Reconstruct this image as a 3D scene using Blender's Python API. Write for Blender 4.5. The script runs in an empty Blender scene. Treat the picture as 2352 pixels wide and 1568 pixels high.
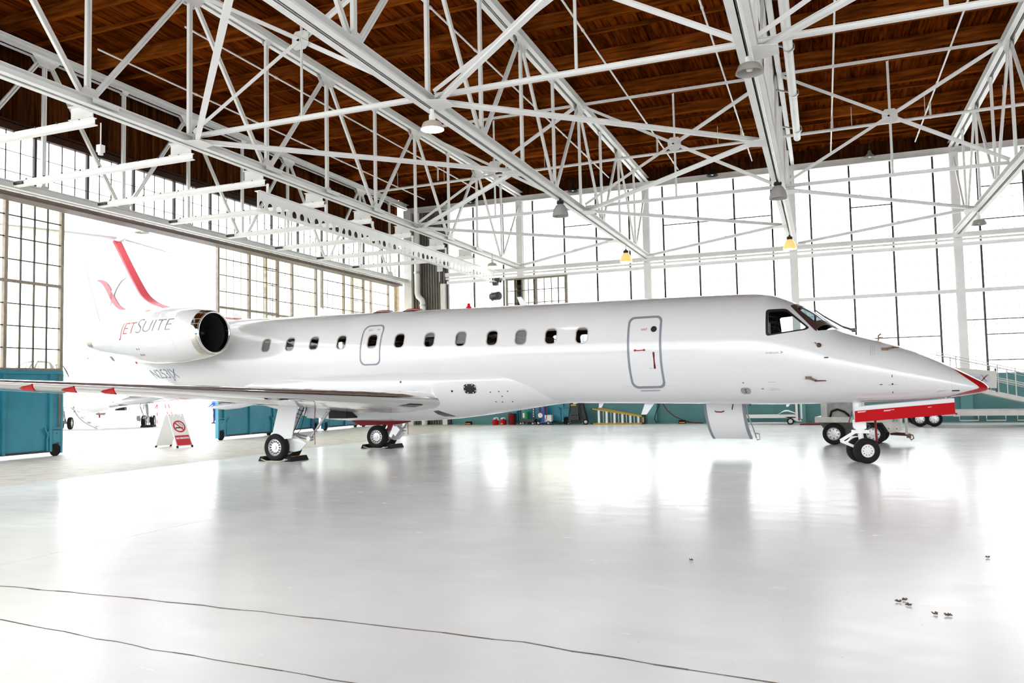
import bpy, bmesh, math, random
from mathutils import Vector, Matrix, noise
from mathutils.bvhtree import BVHTree
random.seed(7)
PI = math.pi
SC = bpy.context.scene
COL = SC.collection

# ------------------------------------------------------------------ camera
FPX, RX, RY, RZ, EYE = 1852.9, -0.0605, 0.3684, -0.0215, 1.547
def _rot(rx, ry, rz):
    Rx = Matrix(((1, 0, 0), (0, math.cos(rx), -math.sin(rx)), (0, math.sin(rx), math.cos(rx))))
    Ry = Matrix(((math.cos(ry), 0, math.sin(ry)), (0, 1, 0), (-math.sin(ry), 0, math.cos(ry))))
    Rz = Matrix(((math.cos(rz), -math.sin(rz), 0), (math.sin(rz), math.cos(rz), 0), (0, 0, 1)))
    return Rz @ Rx @ Ry
_R = _rot(RX, RY, RZ)
def _w(row): return Vector((row[0], row[2], -row[1]))
_right, _down, _fwd = _w(_R[0]), _w(_R[1]), _w(_R[2])
cam_d = bpy.data.cameras.new('camera')
cam_d.sensor_width = 36.0
cam_d.lens = FPX / 2352.0 * 36.0
cam_d.clip_end = 2000
cam = bpy.data.objects.new('camera', cam_d)
COL.objects.link(cam)
m3 = Matrix((_right, -_down, -_fwd)).transposed()
cam.matrix_world = Matrix.Translation((0, 0, EYE)) @ m3.to_4x4()
SC.camera = cam

# ------------------------------------------------------------------ sky and exposure
world = bpy.data.worlds.new('overcast_sky')
SC.world = world
world.use_nodes = True
bg = world.node_tree.nodes['Background']
bg.inputs['Color'].default_value = (0.965, 0.985, 1.0, 1)
bg.inputs['Strength'].default_value = 2.6
SC.view_settings.view_transform = 'Standard'
SC.view_settings.look = 'None'
SC.view_settings.exposure = 1.1
SC.view_settings.gamma = 1.0
SC.view_settings.use_curve_mapping = False

# ------------------------------------------------------------------ materials
MATS = {}
def nodemat(name):
    m = bpy.data.materials.new(name); m.use_nodes = True
    nt = m.node_tree
    return m, nt, nt.nodes['Principled BSDF']
def mat(name, col, rough=0.5, metal=0.0, coat=0.0, var=0.0, scale=3.0, bump=0.0, emit=None, estr=0.0, spec=0.5, coords='Object'):
    if name in MATS: return MATS[name]
    m, nt, b = nodemat(name)
    b.inputs['Base Color'].default_value = (*col, 1)
    b.inputs['Roughness'].default_value = rough
    b.inputs['Metallic'].default_value = metal
    b.inputs['Coat Weight'].default_value = coat
    b.inputs['Coat Roughness'].default_value = 0.05
    b.inputs['Specular IOR Level'].default_value = spec
    if emit:
        b.inputs['Emission Color'].default_value = (*emit, 1); b.inputs['Emission Strength'].default_value = estr
    if var > 0 or bump > 0:
        tc = nt.nodes.new('ShaderNodeTexCoord'); nz = nt.nodes.new('ShaderNodeTexNoise')
        nz.inputs['Scale'].default_value = scale; nz.inputs['Detail'].default_value = 5
        nt.links.new(tc.outputs[coords], nz.inputs['Vector'])
        if var > 0:
            cr = nt.nodes.new('ShaderNodeMapRange')
            cr.inputs['From Min'].default_value = 0.3; cr.inputs['From Max'].default_value = 0.7
            cr.inputs['To Min'].default_value = 1 - var; cr.inputs['To Max'].default_value = 1 + var * 0.4
            mx = nt.nodes.new('ShaderNodeVectorMath'); mx.operation = 'SCALE'
            mx.inputs[0].default_value = col
            nt.links.new(nz.outputs['Fac'], cr.inputs['Value']); nt.links.new(cr.outputs['Result'], mx.inputs['Scale'])
            nt.links.new(mx.outputs['Vector'], b.inputs['Base Color'])
        if bump > 0:
            bp = nt.nodes.new('ShaderNodeBump'); bp.inputs['Strength'].default_value = bump
            nt.links.new(nz.outputs['Fac'], bp.inputs['Height']); nt.links.new(bp.outputs['Normal'], b.inputs['Normal'])
    MATS[name] = m
    return m
def glassmat(name, tint, gloss=0.03, rough=0.02):
    if name in MATS: return MATS[name]
    m = bpy.data.materials.new(name); m.use_nodes = True
    nt = m.node_tree; nt.nodes.clear()
    o = nt.nodes.new('ShaderNodeOutputMaterial'); t = nt.nodes.new('ShaderNodeBsdfTransparent')
    g = nt.nodes.new('ShaderNodeBsdfGlossy'); mx = nt.nodes.new('ShaderNodeMixShader')
    lw = nt.nodes.new('ShaderNodeLayerWeight'); lw.inputs['Blend'].default_value = 0.5
    pw = nt.nodes.new('ShaderNodeMath'); pw.operation = 'POWER'; pw.inputs[1].default_value = 4.0
    fr = nt.nodes.new('ShaderNodeMath'); fr.operation = 'MULTIPLY_ADD'; fr.inputs[1].default_value = 0.5; fr.inputs[2].default_value = gloss
    nt.links.new(lw.outputs['Facing'], pw.inputs[0]); nt.links.new(pw.outputs[0], fr.inputs[0])
    t.inputs['Color'].default_value = (*tint, 1); g.inputs['Roughness'].default_value = rough
    nt.links.new(fr.outputs[0], mx.inputs['Fac'])
    nt.links.new(t.outputs[0], mx.inputs[1]); nt.links.new(g.outputs[0], mx.inputs[2]); nt.links.new(mx.outputs[0], o.inputs['Surface'])
    MATS[name] = m
    return m
def woodmat(name, dark, light, stretch=(14, 1.2, 14), rough=0.55, knots=True):
    if name in MATS: return MATS[name]
    m, nt, b = nodemat(name)
    tc = nt.nodes.new('ShaderNodeTexCoord'); mp = nt.nodes.new('ShaderNodeMapping')
    mp.inputs['Scale'].default_value = stretch
    oi = nt.nodes.new('ShaderNodeObjectInfo')
    ad = nt.nodes.new('ShaderNodeVectorMath'); ad.operation = 'ADD'
    sc = nt.nodes.new('ShaderNodeVectorMath'); sc.operation = 'SCALE'; sc.inputs[0].default_value = (37, 11, 23)
    nt.links.new(oi.outputs['Random'], sc.inputs['Scale'])
    nt.links.new(tc.outputs['Object'], mp.inputs['Vector']); nt.links.new(mp.outputs['Vector'], ad.inputs[0]); nt.links.new(sc.outputs['Vector'], ad.inputs[1])
    nz = nt.nodes.new('ShaderNodeTexNoise'); nz.inputs['Scale'].default_value = 1.0; nz.inputs['Detail'].default_value = 6
    nt.links.new(ad.outputs['Vector'], nz.inputs['Vector'])
    nz2 = nt.nodes.new('ShaderNodeTexNoise'); nz2.inputs['Scale'].default_value = 0.9; nz2.inputs['Detail'].default_value = 4
    nt.links.new(tc.outputs['Object'], nz2.inputs['Vector'])
    cr = nt.nodes.new('ShaderNodeValToRGB')
    cr.color_ramp.elements[0].position = 0.3; cr.color_ramp.elements[0].color = (*dark, 1)
    cr.color_ramp.elements[1].position = 0.72; cr.color_ramp.elements[1].color = (*light, 1)
    nt.links.new(nz.outputs['Fac'], cr.inputs['Fac'])
    hs = nt.nodes.new('ShaderNodeHueSaturation')
    mr = nt.nodes.new('ShaderNodeMapRange'); mr.inputs['To Min'].default_value = 0.6; mr.inputs['To Max'].default_value = 1.35
    nt.links.new(oi.outputs['Random'], mr.inputs['Value'])
    mr2 = nt.nodes.new('ShaderNodeMapRange'); mr2.inputs['From Min'].default_value = 0.3; mr2.inputs['From Max'].default_value = 0.7
    mr2.inputs['To Min'].default_value = 0.6; mr2.inputs['To Max'].default_value = 1.3
    nt.links.new(nz2.outputs['Fac'], mr2.inputs['Value'])
    mu = nt.nodes.new('ShaderNodeMath'); mu.operation = 'MULTIPLY'
    nt.links.new(mr.outputs['Result'], mu.inputs[0]); nt.links.new(mr2.outputs['Result'], mu.inputs[1])
    nt.links.new(mu.outputs[0], hs.inputs['Value']); nt.links.new(cr.outputs['Color'], hs.inputs['Color'])
    nt.links.new(hs.outputs['Color'], b.inputs['Base Color'])
    b.inputs['Roughness'].default_value = rough; b.inputs['Specular IOR Level'].default_value = 0.0
    MATS[name] = m
    return m

STEEL = mat('white_painted_steel', (0.90, 0.90, 0.88), 0.42, var=0.05, scale=2.2)
STEEL2 = mat('aged_and_shaded_white_steel', (0.84, 0.835, 0.80), 0.5, var=0.10, scale=3.0)
BRACKET = mat('cream_painted_plate', (0.80, 0.80, 0.77), 0.5, var=0.06, scale=3)
WOOD = woodmat('roof_board_wood', (0.032, 0.005, 0.0006), (0.165, 0.034, 0.0032))
WOODST = woodmat('roof_board_wood_rest', (0.032, 0.005, 0.0006), (0.165, 0.034, 0.0032), stretch=(10, 1.0, 10))
WOODP = woodmat('purlin_wood', (0.06, 0.012, 0.0015), (0.25, 0.065, 0.008), stretch=(1.0, 12, 12))
WOODW = woodmat('wall_board_wood', (0.022, 0.006, 0.0015), (0.085, 0.026, 0.007), stretch=(12, 12, 1.0))
DARKWOOD = mat('dark_rail_wood', (0.035, 0.011, 0.004), 0.5, var=0.3, spec=0.15)
MULL = mat('dark_bronze_mullion', (0.028, 0.018, 0.022), 0.4)
MUNT = mat('thin_grey_muntin', (0.07, 0.07, 0.075), 0.5)
MUNTD = mat('black_muntin', (0.018, 0.016, 0.013), 0.5)
STILE = mat('weathered_brown_stile', (0.30, 0.255, 0.205), 0.55, var=0.25, scale=6)
TEALD = mat('teal_door_paint', (0.028, 0.26, 0.36), 0.42, var=0.16, scale=1.5)
TEALW = mat('green_wall_paint', (0.085, 0.255, 0.26), 0.5, var=0.12, scale=1.2)
GLASS = glassmat('window_glass', (0.96, 0.97, 0.96))
GLASSW = glassmat('old_cream_window_glass', (0.92, 0.92, 0.84))
GLASSY = glassmat('yellowed_window_glass', (0.18, 0.162, 0.115))
CORR = mat('dark_corrugated_sheet', (0.15, 0.135, 0.115), 0.5, var=0.15)
BLACK = mat('black_rubber', (0.010, 0.010, 0.011), 0.75, spec=0.2)
BLACKM = mat('black_painted_metal', (0.015, 0.015, 0.016), 0.4)
PLWHITE = mat('aircraft_white_paint', (0.70, 0.70, 0.705), 0.16, coat=0.45)
PLWHITE2 = mat('satin_white_paint', (0.78, 0.78, 0.78), 0.35)
CHROME = mat('polished_metal', (0.84, 0.82, 0.80), 0.07, metal=1.0)
METAL = mat('grey_metal', (0.45, 0.45, 0.46), 0.35, metal=0.7)
ALU = mat('aluminium', (0.66, 0.67, 0.68), 0.32, metal=0.85)
GREYP = mat('grey_outline_paint', (0.22, 0.235, 0.27), 0.35)
RED = mat('red_paint', (0.42, 0.004, 0.008), 0.45, spec=0.2)
DRED = mat('dark_red_paint', (0.16, 0.004, 0.005), 0.5, spec=0.2)
BROWN = mat('dark_bronze_probe', (0.11, 0.055, 0.032), 0.4, metal=0.4)
DARKIN = mat('dark_interior', (0.012, 0.012, 0.014), 0.7)
CREAM = mat('cream_shade', (0.62, 0.58, 0.53), 0.6)

# ------------------------------------------------------------------ mesh helpers
ORG = {}
def link(o, parent=None):
    COL.objects.link(o)
    if parent is not None:
        o.parent = parent
        ORG[o] = ORG.get(parent, Vector((0, 0, 0)))
    return o
def thing(name, label, cat, loc=(0, 0, 0), rotz=0.0, group=None, kind=None, local=False):
    o = bpy.data.objects.new(name, None)
    o.empty_display_size = 0.2
    o.location = loc; o.rotation_euler = (0, 0, rotz)
    COL.objects.link(o)
    ORG[o] = Vector((0, 0, 0)) if local else Vector(loc)
    if label: o['label'] = label
    if cat: o['category'] = cat
    if group: o['group'] = group
    if kind: o['kind'] = kind
    return o
def tag(o, label=None, cat=None, group=None, kind=None):
    if label: o['label'] = label
    if cat: o['category'] = cat
    if group: o['group'] = group
    if kind: o['kind'] = kind
    return o
class MB:
    def __init__(s): s.v = []; s.f = []
    def add(s, vs, fs):
        n = len(s.v); s.v += [Vector(v) for v in vs]; s.f += [tuple(i + n for i in f) for f in fs]; return s
    def box(s, c, d, M=None):
        x, y, z = d[0] / 2, d[1] / 2, d[2] / 2
        vs = [Vector(p) for p in ((-x, -y, -z), (x, -y, -z), (x, y, -z), (-x, y, -z), (-x, -y, z), (x, -y, z), (x, y, z), (-x, y, z))]
        if M is not None: vs = [M @ v for v in vs]
        c = Vector(c)
        return s.add([v + c for v in vs], [(3, 2, 1, 0), (4, 5, 6, 7), (0, 1, 5, 4), (1, 2, 6, 5), (2, 3, 7, 6), (3, 0, 4, 7)])
    def b6(s, x0, x1, y0, y1, z0, z1):
        return s.box(((x0 + x1) / 2, (y0 + y1) / 2, (z0 + z1) / 2), (abs(x1 - x0), abs(y1 - y0), abs(z1 - z0)))
    def bar(s, p0, p1, w, h, up=(0, 0, 1), off=(0, 0)):
        p0, p1 = Vector(p0), Vector(p1); a = (p1 - p0); L = a.length; a.normalize()
        u = Vector(up); u = u - a * u.dot(a)
        if u.length < 1e-4: u = Vector((0, 1, 0)) - a * a.y
        u.normalize(); r = a.cross(u)
        M = Matrix((r, a, u)).transposed()
        return s.box((p0 + p1) / 2 + r * off[0] + u * off[1], (w, L, h), M)
    def tube(s, pts, r, n=8, cap=True):
        pts = [Vector(p) for p in pts]; rs = r if isinstance(r, (list, tuple)) else [r] * len(pts)
        base = len(s.v); prev = None
        for i, p in enumerate(pts):
            d = (pts[min(i + 1, len(pts) - 1)] - pts[max(i - 1, 0)]).normalized()
            if prev is None:
                u = Vector((0, 0, 1)) if abs(d.z) < 0.9 else Vector((1, 0, 0))
            else: u = prev
            u = (u - d * u.dot(d)).normalized(); prev = u; w = d.cross(u)
            for k in range(n):
                a = 2 * PI * k / n
                s.v.append(p + u * (math.cos(a) * rs[i]) + w * (math.sin(a) * rs[i]))
        for i in range(len(pts) - 1):
            for k in range(n):
                a, b = base + i * n + k, base + i * n + (k + 1) % n
                s.f.append((a, b, b + n, a + n))
        if cap:
            s.f.append(tuple(base + k for k in range(n))[::-1])
            e = base + (len(pts) - 1) * n
            s.f.append(tuple(e + k for k in range(n)))
        return s
    def lathe(s, prof, n=24, o=(0, 0, 0), axis=(0, 0, 1), closed=False):
        a = Vector(axis).normalized(); u = Vector((1, 0, 0)) if abs(a.x) < 0.9 else Vector((0, 1, 0))
        u = (u - a * u.dot(a)).normalized(); w = a.cross(u); o = Vector(o); base = len(s.v)
        for r, h in prof:
            for k in range(n):
                t = 2 * PI * k / n
                s.v.append(o + a * h + (u * math.cos(t) + w * math.sin(t)) * max(r, 1e-4))
        m = len(prof)
        for i in range(m if closed else m - 1):
            j = (i + 1) % m
            for k in range(n):
                k2 = (k + 1) % n
                s.f.append((base + i * n + k, base + i * n + k2, base + j * n + k2, base + j * n + k))
        return s
    def prism(s, poly, fn, t0, t1):
        n = len(poly)
        vs = [fn(u, v, t0) for u, v in poly] + [fn(u, v, t1) for u, v in poly]
        fs = [tuple(range(n))[::-1], tuple(range(n, 2 * n))] + [(i, (i + 1) % n, n + (i + 1) % n, n + i) for i in range(n)]
        return s.add(vs, fs)
    def mesh(s, name, org=None):
        me = bpy.data.meshes.new(name)
        vs = s.v if org is None else [v - org for v in s.v]
        me.from_pydata([tuple(v) for v in vs], [], s.f); me.update()
        return me
    def build(s, name, m, parent=None, smooth=False, fix=True, ang=None):
        me = s.mesh(name, ORG.get(parent))
        if fix:
            bm = bmesh.new(); bm.from_mesh(me); bmesh.ops.recalc_face_normals(bm, faces=bm.faces); bm.to_mesh(me); bm.free()
        me.materials.append(m)
        if smooth:
            me.polygons.foreach_set('use_smooth', [True] * len(me.polygons))
            me.set_sharp_from_angle(angle=math.radians(ang or 40))
        o = bpy.data.objects.new(name, me)
        return link(o, parent)
def inst(name, me, loc, parent=None, scale=None, rot=None):
    o = bpy.data.objects.new(name, me)
    COL.objects.link(o)
    if parent is not None:
        o.parent = parent; o.location = Vector(loc) - ORG.get(parent, Vector((0, 0, 0)))
    else: o.location = loc
    if scale: o.scale = scale
    if rot: o.rotation_euler = rot
    return o
def boxmesh(name, d, m):
    me = MB().box((0, 0, 0), d).mesh(name); me.materials.append(m); return me
def copy_tree(o, parent=None):
    c = o.copy(); COL.objects.link(c); c.parent = parent
    for ch in o.children: copy_tree(ch, c)
    return c
def rrect(cx, cy, w, h, r, n=5):
    pts = []
    for sx, sy, a0 in ((1, 1, 0), (-1, 1, 90), (-1, -1, 180), (1, -1, 270)):
        for k in range(n + 1):
            a = math.radians(a0 + 90 * k / n)
            pts.append((cx + sx * (w / 2 - r) + r * math.cos(a), cy + sy * (h / 2 - r) + r * math.sin(a)))
    return pts
def interp(tab, x, col):
    # monotone cubic through rows sorted by descending or ascending first column
    T = tab if tab[0][0] < tab[-1][0] else tab[::-1]
    if x <= T[0][0]: return T[0][col]
    if x >= T[-1][0]: return T[-1][col]
    i = 0
    while x > T[i + 1][0]: i += 1
    def sl(j): return (T[j + 1][col] - T[j][col]) / (T[j + 1][0] - T[j][0])
    def tan(j):
        if j == 0: return sl(0)
        if j == len(T) - 1: return sl(j - 1)
        a, b = sl(j - 1), sl(j)
        return 0 if a * b <= 0 else 2 * a * b / (a + b)
    h = T[i + 1][0] - T[i][0]; t = (x - T[i][0]) / h
    return ((2 * t**3 - 3 * t * t + 1) * T[i][col] + (t**3 - 2 * t * t + t) * h * tan(i) + (-2 * t**3 + 3 * t * t) * T[i + 1][col] + (t**3 - t * t) * h * tan(i + 1))
def text_mesh(txt, size, sub=0, shear=0.0, bold=0.0):
    cu = bpy.data.curves.new('txt', 'FONT'); cu.body = txt; cu.size = size; cu.shear = shear; cu.offset = bold
    ob = bpy.data.objects.new('txt', cu); COL.objects.link(ob)
    bpy.context.view_layer.update()
    me = bpy.data.meshes.new_from_object(ob.evaluated_get(bpy.context.evaluated_depsgraph_get()))
    bpy.data.objects.remove(ob); bpy.data.curves.remove(cu)
    bm = bmesh.new(); bm.from_mesh(me); bpy.data.meshes.remove(me)
    bmesh.ops.triangulate(bm, faces=bm.faces)
    for _ in range(sub):
        es = [e for e in bm.edges if e.calc_length() > size * 0.16]
        if not es: break
        bmesh.ops.subdivide_edges(bm, edges=es, cuts=1)
        bmesh.ops.triangulate(bm, faces=bm.faces)
    bm.verts.ensure_lookup_table()
    vs = [v.co.copy() for v in bm.verts]; fs = [[v.index for v in f.verts] for f in bm.faces]
    bm.verts.index_update(); fs = [[v.index for v in f.verts] for f in bm.faces]
    bm.free()
    x0 = min(v.x for v in vs); x1 = max(v.x for v in vs)
    for v in vs: v.x -= x0
    return vs, fs, x1 - x0
def text_obj(name, txt, size, fn, m, parent, sub=0, shear=0.0, bold=0.0, width=None):
    vs, fs, w = text_mesh(txt, size, sub, shear, bold)
    k = (width / w) if width else 1.0
    mb = MB().add([fn(v.x * k, v.y) for v in vs], [tuple(f) for f in fs])
    return mb.build(name, m, parent, fix=False)
# ================================================================== SETTING
YB = 34.7            # back wall
XL = -19.3           # left clerestory wall
TX = [-18.8, -12.85, -6.97, -0.97, 4.95]
NODE = [34.95 - 2.645 * k for k in range(13)]
ZB0, ZB1 = 7.09, 7.26          # bottom chord
ZT0, ZT1 = 10.50, 10.70        # top chord

# ---- ground
def floormat():
    m, nt, b = nodemat('polished_grey_floor')
    tc = nt.nodes.new('ShaderNodeTexCoord')
    def noi(scale, det, vec=None, stretch=None):
        n = nt.nodes.new('ShaderNodeTexNoise'); n.inputs['Scale'].default_value = scale; n.inputs['Detail'].default_value = det
        if stretch:
            mp = nt.nodes.new('ShaderNodeMapping'); mp.inputs['Scale'].default_value = stretch
            nt.links.new(tc.outputs['Object'], mp.inputs['Vector']); nt.links.new(mp.outputs['Vector'], n.inputs['Vector'])
        else: nt.links.new(tc.outputs['Object'], n.inputs['Vector'])
        return n
    n1 = noi(0.45, 6); n2 = noi(3.0, 7, stretch=(0.6, 1.6, 1)); n3 = noi(26, 3)
    cr = nt.nodes.new('ShaderNodeValToRGB')
    cr.color_ramp.elements[0].position = 0.3; cr.color_ramp.elements[0].color = (0.66, 0.66, 0.67, 1)
    cr.color_ramp.elements[1].position = 0.7; cr.color_ramp.elements[1].color = (0.83, 0.825, 0.82, 1)
    nt.links.new(n1.outputs['Fac'], cr.inputs['Fac'])
    sp = nt.nodes.new('ShaderNodeValToRGB')
    sp.color_ramp.elements[0].position = 0.70; sp.color_ramp.elements[0].color = (1, 1, 1, 1)
    sp.color_ramp.elements[1].position = 0.76; sp.color_ramp.elements[1].color = (0.35, 0.33, 0.31, 1)
    nt.links.new(n3.outputs['Fac'], sp.inputs['Fac'])
    mx = nt.nodes.new('ShaderNodeMixRGB'); mx.blend_type = 'MULTIPLY'; mx.inputs['Fac'].default_value = 0.35
    nt.links.new(cr.outputs['Color'], mx.inputs['Color1']); nt.links.new(sp.outputs['Color'], mx.inputs['Color2'])
    nt.links.new(mx.outputs['Color'], b.inputs['Base Color'])
    mr = nt.nodes.new('ShaderNodeMapRange'); mr.inputs['From Min'].default_value = 0.25; mr.inputs['From Max'].default_value = 0.75
    mr.inputs['To Min'].default_value = 0.20; mr.inputs['To Max'].default_value = 0.28
    nt.links.new(n2.outputs['Fac'], mr.inputs['Value']); nt.links.new(mr.outputs['Result'], b.inputs['Roughness'])
    bp = nt.nodes.new('ShaderNodeBump'); bp.inputs['Strength'].default_value = 0.008; bp.inputs['Distance'].default_value = 0.01
    nt.links.new(n2.outputs['Fac'], bp.inputs['Height']); nt.links.new(bp.outputs['Normal'], b.inputs['Normal'])
    b.inputs['Specular IOR Level'].default_value = 0.32
    return m
FLOOR = floormat()
RAW = mat('raw_beige_concrete', (0.42, 0.395, 0.35), 0.5, var=0.3, scale=2.5)
APRON = mat('pale_apron_concrete', (0.60, 0.59, 0.57), 0.75, var=0.10, scale=0.6)
JOINT = mat('dark_joint_filler', (0.10, 0.085, 0.075), 0.8)
fl = MB().b6(-20.05, 50, -4.5, 34.9, -0.30, -0.012).build('floor', JOINT); tag(fl, kind='structure')
g = 0.004
xs = [-14.0, -7.35, 50]; ys = [-4.5, 34.9]
for i in range(2):
    for j in range(1):
        MB().b6(xs[i] + (g if i else 0), xs[i + 1] - (g if i < 1 else 0), ys[j] + (g if j else 0), ys[j + 1], -0.012, 0).build('floor_slab', FLOOR, fl)
MB().b6(-20.05, -14.0 - 0.004, -4.5, 34.9, -0.012, 0).build('concrete_strip', RAW, fl)
# hairline crack across the near slab, a shallow dark strip with a wandering edge
CRACK = mat('brown_crack_filler', (0.17, 0.135, 0.11), 0.8, var=0.4, scale=9)
def crack(P, w0, m):
    ck = MB(); pts = []
    for (xa, ya), (xb, yb) in zip(P, P[1:]):
        n_ = max(2, int((xb - xa) / 0.16))
        for k in range(n_): pts.append((xa + (xb - xa) * k / n_, ya + (yb - ya) * k / n_ + 0.007 * math.sin(len(pts) * 1.7) + 0.005 * math.sin(len(pts) * 4.1), 0.0012))
    for a_, b_ in zip(pts, pts[1:]): ck.bar(a_, b_, w0 * (0.6 + 0.9 * random.random()), 0.002)
    return ck.build('crack', m, fl)
crack([(-9.5, 4.9), (-6.54, 4.86), (-5.1, 4.87), (-3.84, 4.83), (-2.74, 4.78), (-1.8, 4.73), (-0.96, 4.58), (-0.37, 4.49), (1.2, 4.25)], 0.014, CRACK)
crack([(-7.5, 4.36), (-5.53, 4.12), (-3.94, 3.93), (-2.57, 3.82), (-0.8, 3.66)], 0.008, JOINT)
ap = MB().b6(-400, -20.05, -300, 500, -0.32, -0.02).build('ground_apron', APRON); tag(ap, kind='structure')
ap2 = MB().b6(-20.05, 450, 35.2, 500, -0.32, -0.02).build('ground_yard', APRON); tag(ap2, kind='structure')
# steel door track let into the floor edge
tr = MB().b6(-20.75, -20.05, -14, 38, -0.30, -0.006).build('trim_1', mat('dark_steel_track', (0.10, 0.095, 0.09), 0.5, var=0.3, scale=8)); tag(tr, kind='structure')

# ---- back wall
wb = thing('wall_back', None, None, (0, YB, 0), kind='structure')
lw = MB().b6(-18.9, 50, YB, YB + 0.30, -0.01, 1.74); lw.b6(-16.6, 50, YB - 0.05, YB + 0.33, 1.74, 1.82)
lw.build('masonry_base', TEALW, wb)
for x in TX[1:] + [10.95]:
    MB().b6(x - 0.2, x + 0.2, YB - 0.14, YB, 0, 1.74).build('pilaster', mat('pale_teal_pilaster', (0.12, 0.33, 0.35), 0.5), wb)
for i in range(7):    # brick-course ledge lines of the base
    MB().b6(-16.5, 23, YB - 0.006, YB, 0.25 * i + 0.12, 0.25 * i + 0.126).build('course_line', mat('wall_course_dark_teal', (0.05, 0.16, 0.17), 0.6), wb)  # thin strips in a deeper teal than the wall
for x in TX[1:] + [10.95]:
    pm = MB(); pm.b6(x - 0.15, x + 0.15, YB - 0.22, YB - 0.20, 1.82, 10.3); pm.b6(x - 0.15, x + 0.15, YB - 0.02, YB, 1.82, 10.3); pm.b6(x - 0.02, x + 0.02, YB - 0.20, YB - 0.02, 1.82, 10.3)
    pm.build('post', STEEL, wb)
lm = MB(); lm.b6(-18.7, 50, YB - 0.10, YB + 0.1, 10.27, 10.53); lm.b6(-18.7, 23, YB - 0.2, YB + 0.1, 10.25, 10.28)
lm.build('ledge_beam', STEEL2, wb)
for nm, z0, z1, y0, x0 in (('upper_girt', 6.98, 7.16, 0.34, -16.6), ('pipe_girt', 6.86, 6.93, 0.30, -16.6), ('lower_girt', 6.66, 6.80, 0.16, -16.6), ('sill_girt', 4.88, 5.02, 0.16, -0.97)):
    MB().b6(x0, 23, YB - y0, YB - y0 + 0.12, z0, z1).build(nm, STEEL, wb)
MB().b6(-18.9, 50, YB - 0.05, YB + 0.25, 10.53, 11.1).build('eaves_board', WOODW, wb)
# dark corrugated corner
cm = MB()
nrib = 16
for k in range(nrib):
    x = -18.9 + 2.2 * k / nrib
    cm.b6(x, x + 2.2 / nrib * 0.62, YB - 0.06, YB, 0, 10.25); cm.b6(x, x + 2.2 / nrib, YB, YB + 0.03, 0, 10.25)
cm.build('corrugated_panel', CORR, wb)
MB().b6(-16.95, -16.70, YB - 0.16, YB, 0, 6.7).build('corner_post', STEEL2, wb)
MB().b6(-16.66, -16.55, YB - 0.1, YB + 0.05, 0, 10.25).build('corner_mullion', MULL, wb)
MB().b6(-18.85, -18.45, YB - 0.25, YB - 0.05, 0, 10.4).build('corner_column', STEEL2, wb)
dp = thing('downpipe', 'thick white drainpipe with a bend in the dark corrugated corner', 'pipe', (-18.1, YB - 0.35, 0))
MB().tube([(-18.1, YB - 0.3, 10.2), (-18.1, YB - 0.3, 6.3), (-18.06, YB - 0.3, 6.15), (-17.85, YB - 0.3, 5.95), (-17.82, YB - 0.3, 5.8), (-17.82, YB - 0.3, 0.0)], 0.14, 12).build('pipe', STEEL, dp, smooth=True)
for z in (7.3, 5.7, 2.5): MB().lathe([(0.15, -0.05), (0.165, -0.05), (0.165, 0.05), (0.15, 0.05)], 14, (-18.1 if z > 6 else -17.82, YB - 0.3, z)).build('collar', METAL, dp)
eb = thing('electrical_box', 'small grey electrical box on the dark corrugated corner wall', 'box', (-17.0, YB - 0.1, 7.4))
MB().b6(-17.12, -16.82, YB - 0.13, YB - 0.07, 7.3, 7.9).build('case', METAL, eb); MB().b6(-17.0, -16.97, YB - 0.14, YB - 0.07, 6.8, 7.3).build('conduit', METAL, eb)

# windows of the back wall: one glazed bay between each pair of posts
paneB = boxmesh('pane', (0.35, 0.008, 0.575), GLASS)
def back_window(n, x0, x1, ncol_mull, extra):
    w = thing('window_%d' % n, None, None, (x0, YB, 1.82), kind='structure')
    xm = [x for x in [-16.76 + 1.5 * k for k in range(20)] if x0 + 0.1 < x < x1 - 0.1]
    for x in xm: MB().b6(x - 0.036, x + 0.036, YB + 0.02, YB + 0.12, 1.82, 10.26).build('mullion', MULL, w)
    z0, dz = 1.85, 0.6
    for r in range(1, 14): MB().b6(x0, x1, YB + 0.06, YB + 0.08, z0 + r * dz - 0.007, z0 + r * dz + 0.007).build('muntin', MUNT, w)
    k0 = math.ceil((x0 + 16.76) / 0.375); k = k0; cols = []
    while -16.76 + 0.375 * k < x1:
        x = -16.76 + 0.375 * k
        if k % 4 and x > x0 + 0.05: MB().b6(x - 0.006, x + 0.006, YB + 0.06, YB + 0.08, 1.82, 10.26).build('muntin', MUNT, w)
        if x + 0.375 <= x1 + 0.15: cols.append(x + 0.1875)
        k += 1
    for cx in cols:
        for r in range(14): inst('pane', paneB, (cx, YB + 0.07, z0 + (r + 0.5) * dz), w)
    for (a, b_, z) in extra: MB().b6(a, b_, YB + 0.03, YB + 0.07, z - 0.02, z + 0.02).build('vent_rail', MULL, w)
    return w
back_window(1, -16.6, -13.1, 0, [])
back_window(2, -12.8, -7.12, 0, [(-10.8, -9.3, 8.9)])
back_window(3, -6.82, -1.12, 0, [(-6.3, -4.8, 8.55), (-4.8, -3.3, 8.55), (-3.3, -1.8, 8.55), (-6.3, -1.9, 9.75)])
back_window(4, -0.82, 4.80, 0, [(-0.26, 1.24, 9.75), (1.24, 2.74, 8.55), (1.9, 4.24, 3.28)])
back_window(5, 5.10, 10.8, 0, [(5.7, 9.0, 2.30), (5.1, 9.0, 3.84), (5.2, 9, 7.65), (5.7, 9.0, 8.9), (5.7, 9.0, 3.27)])

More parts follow.
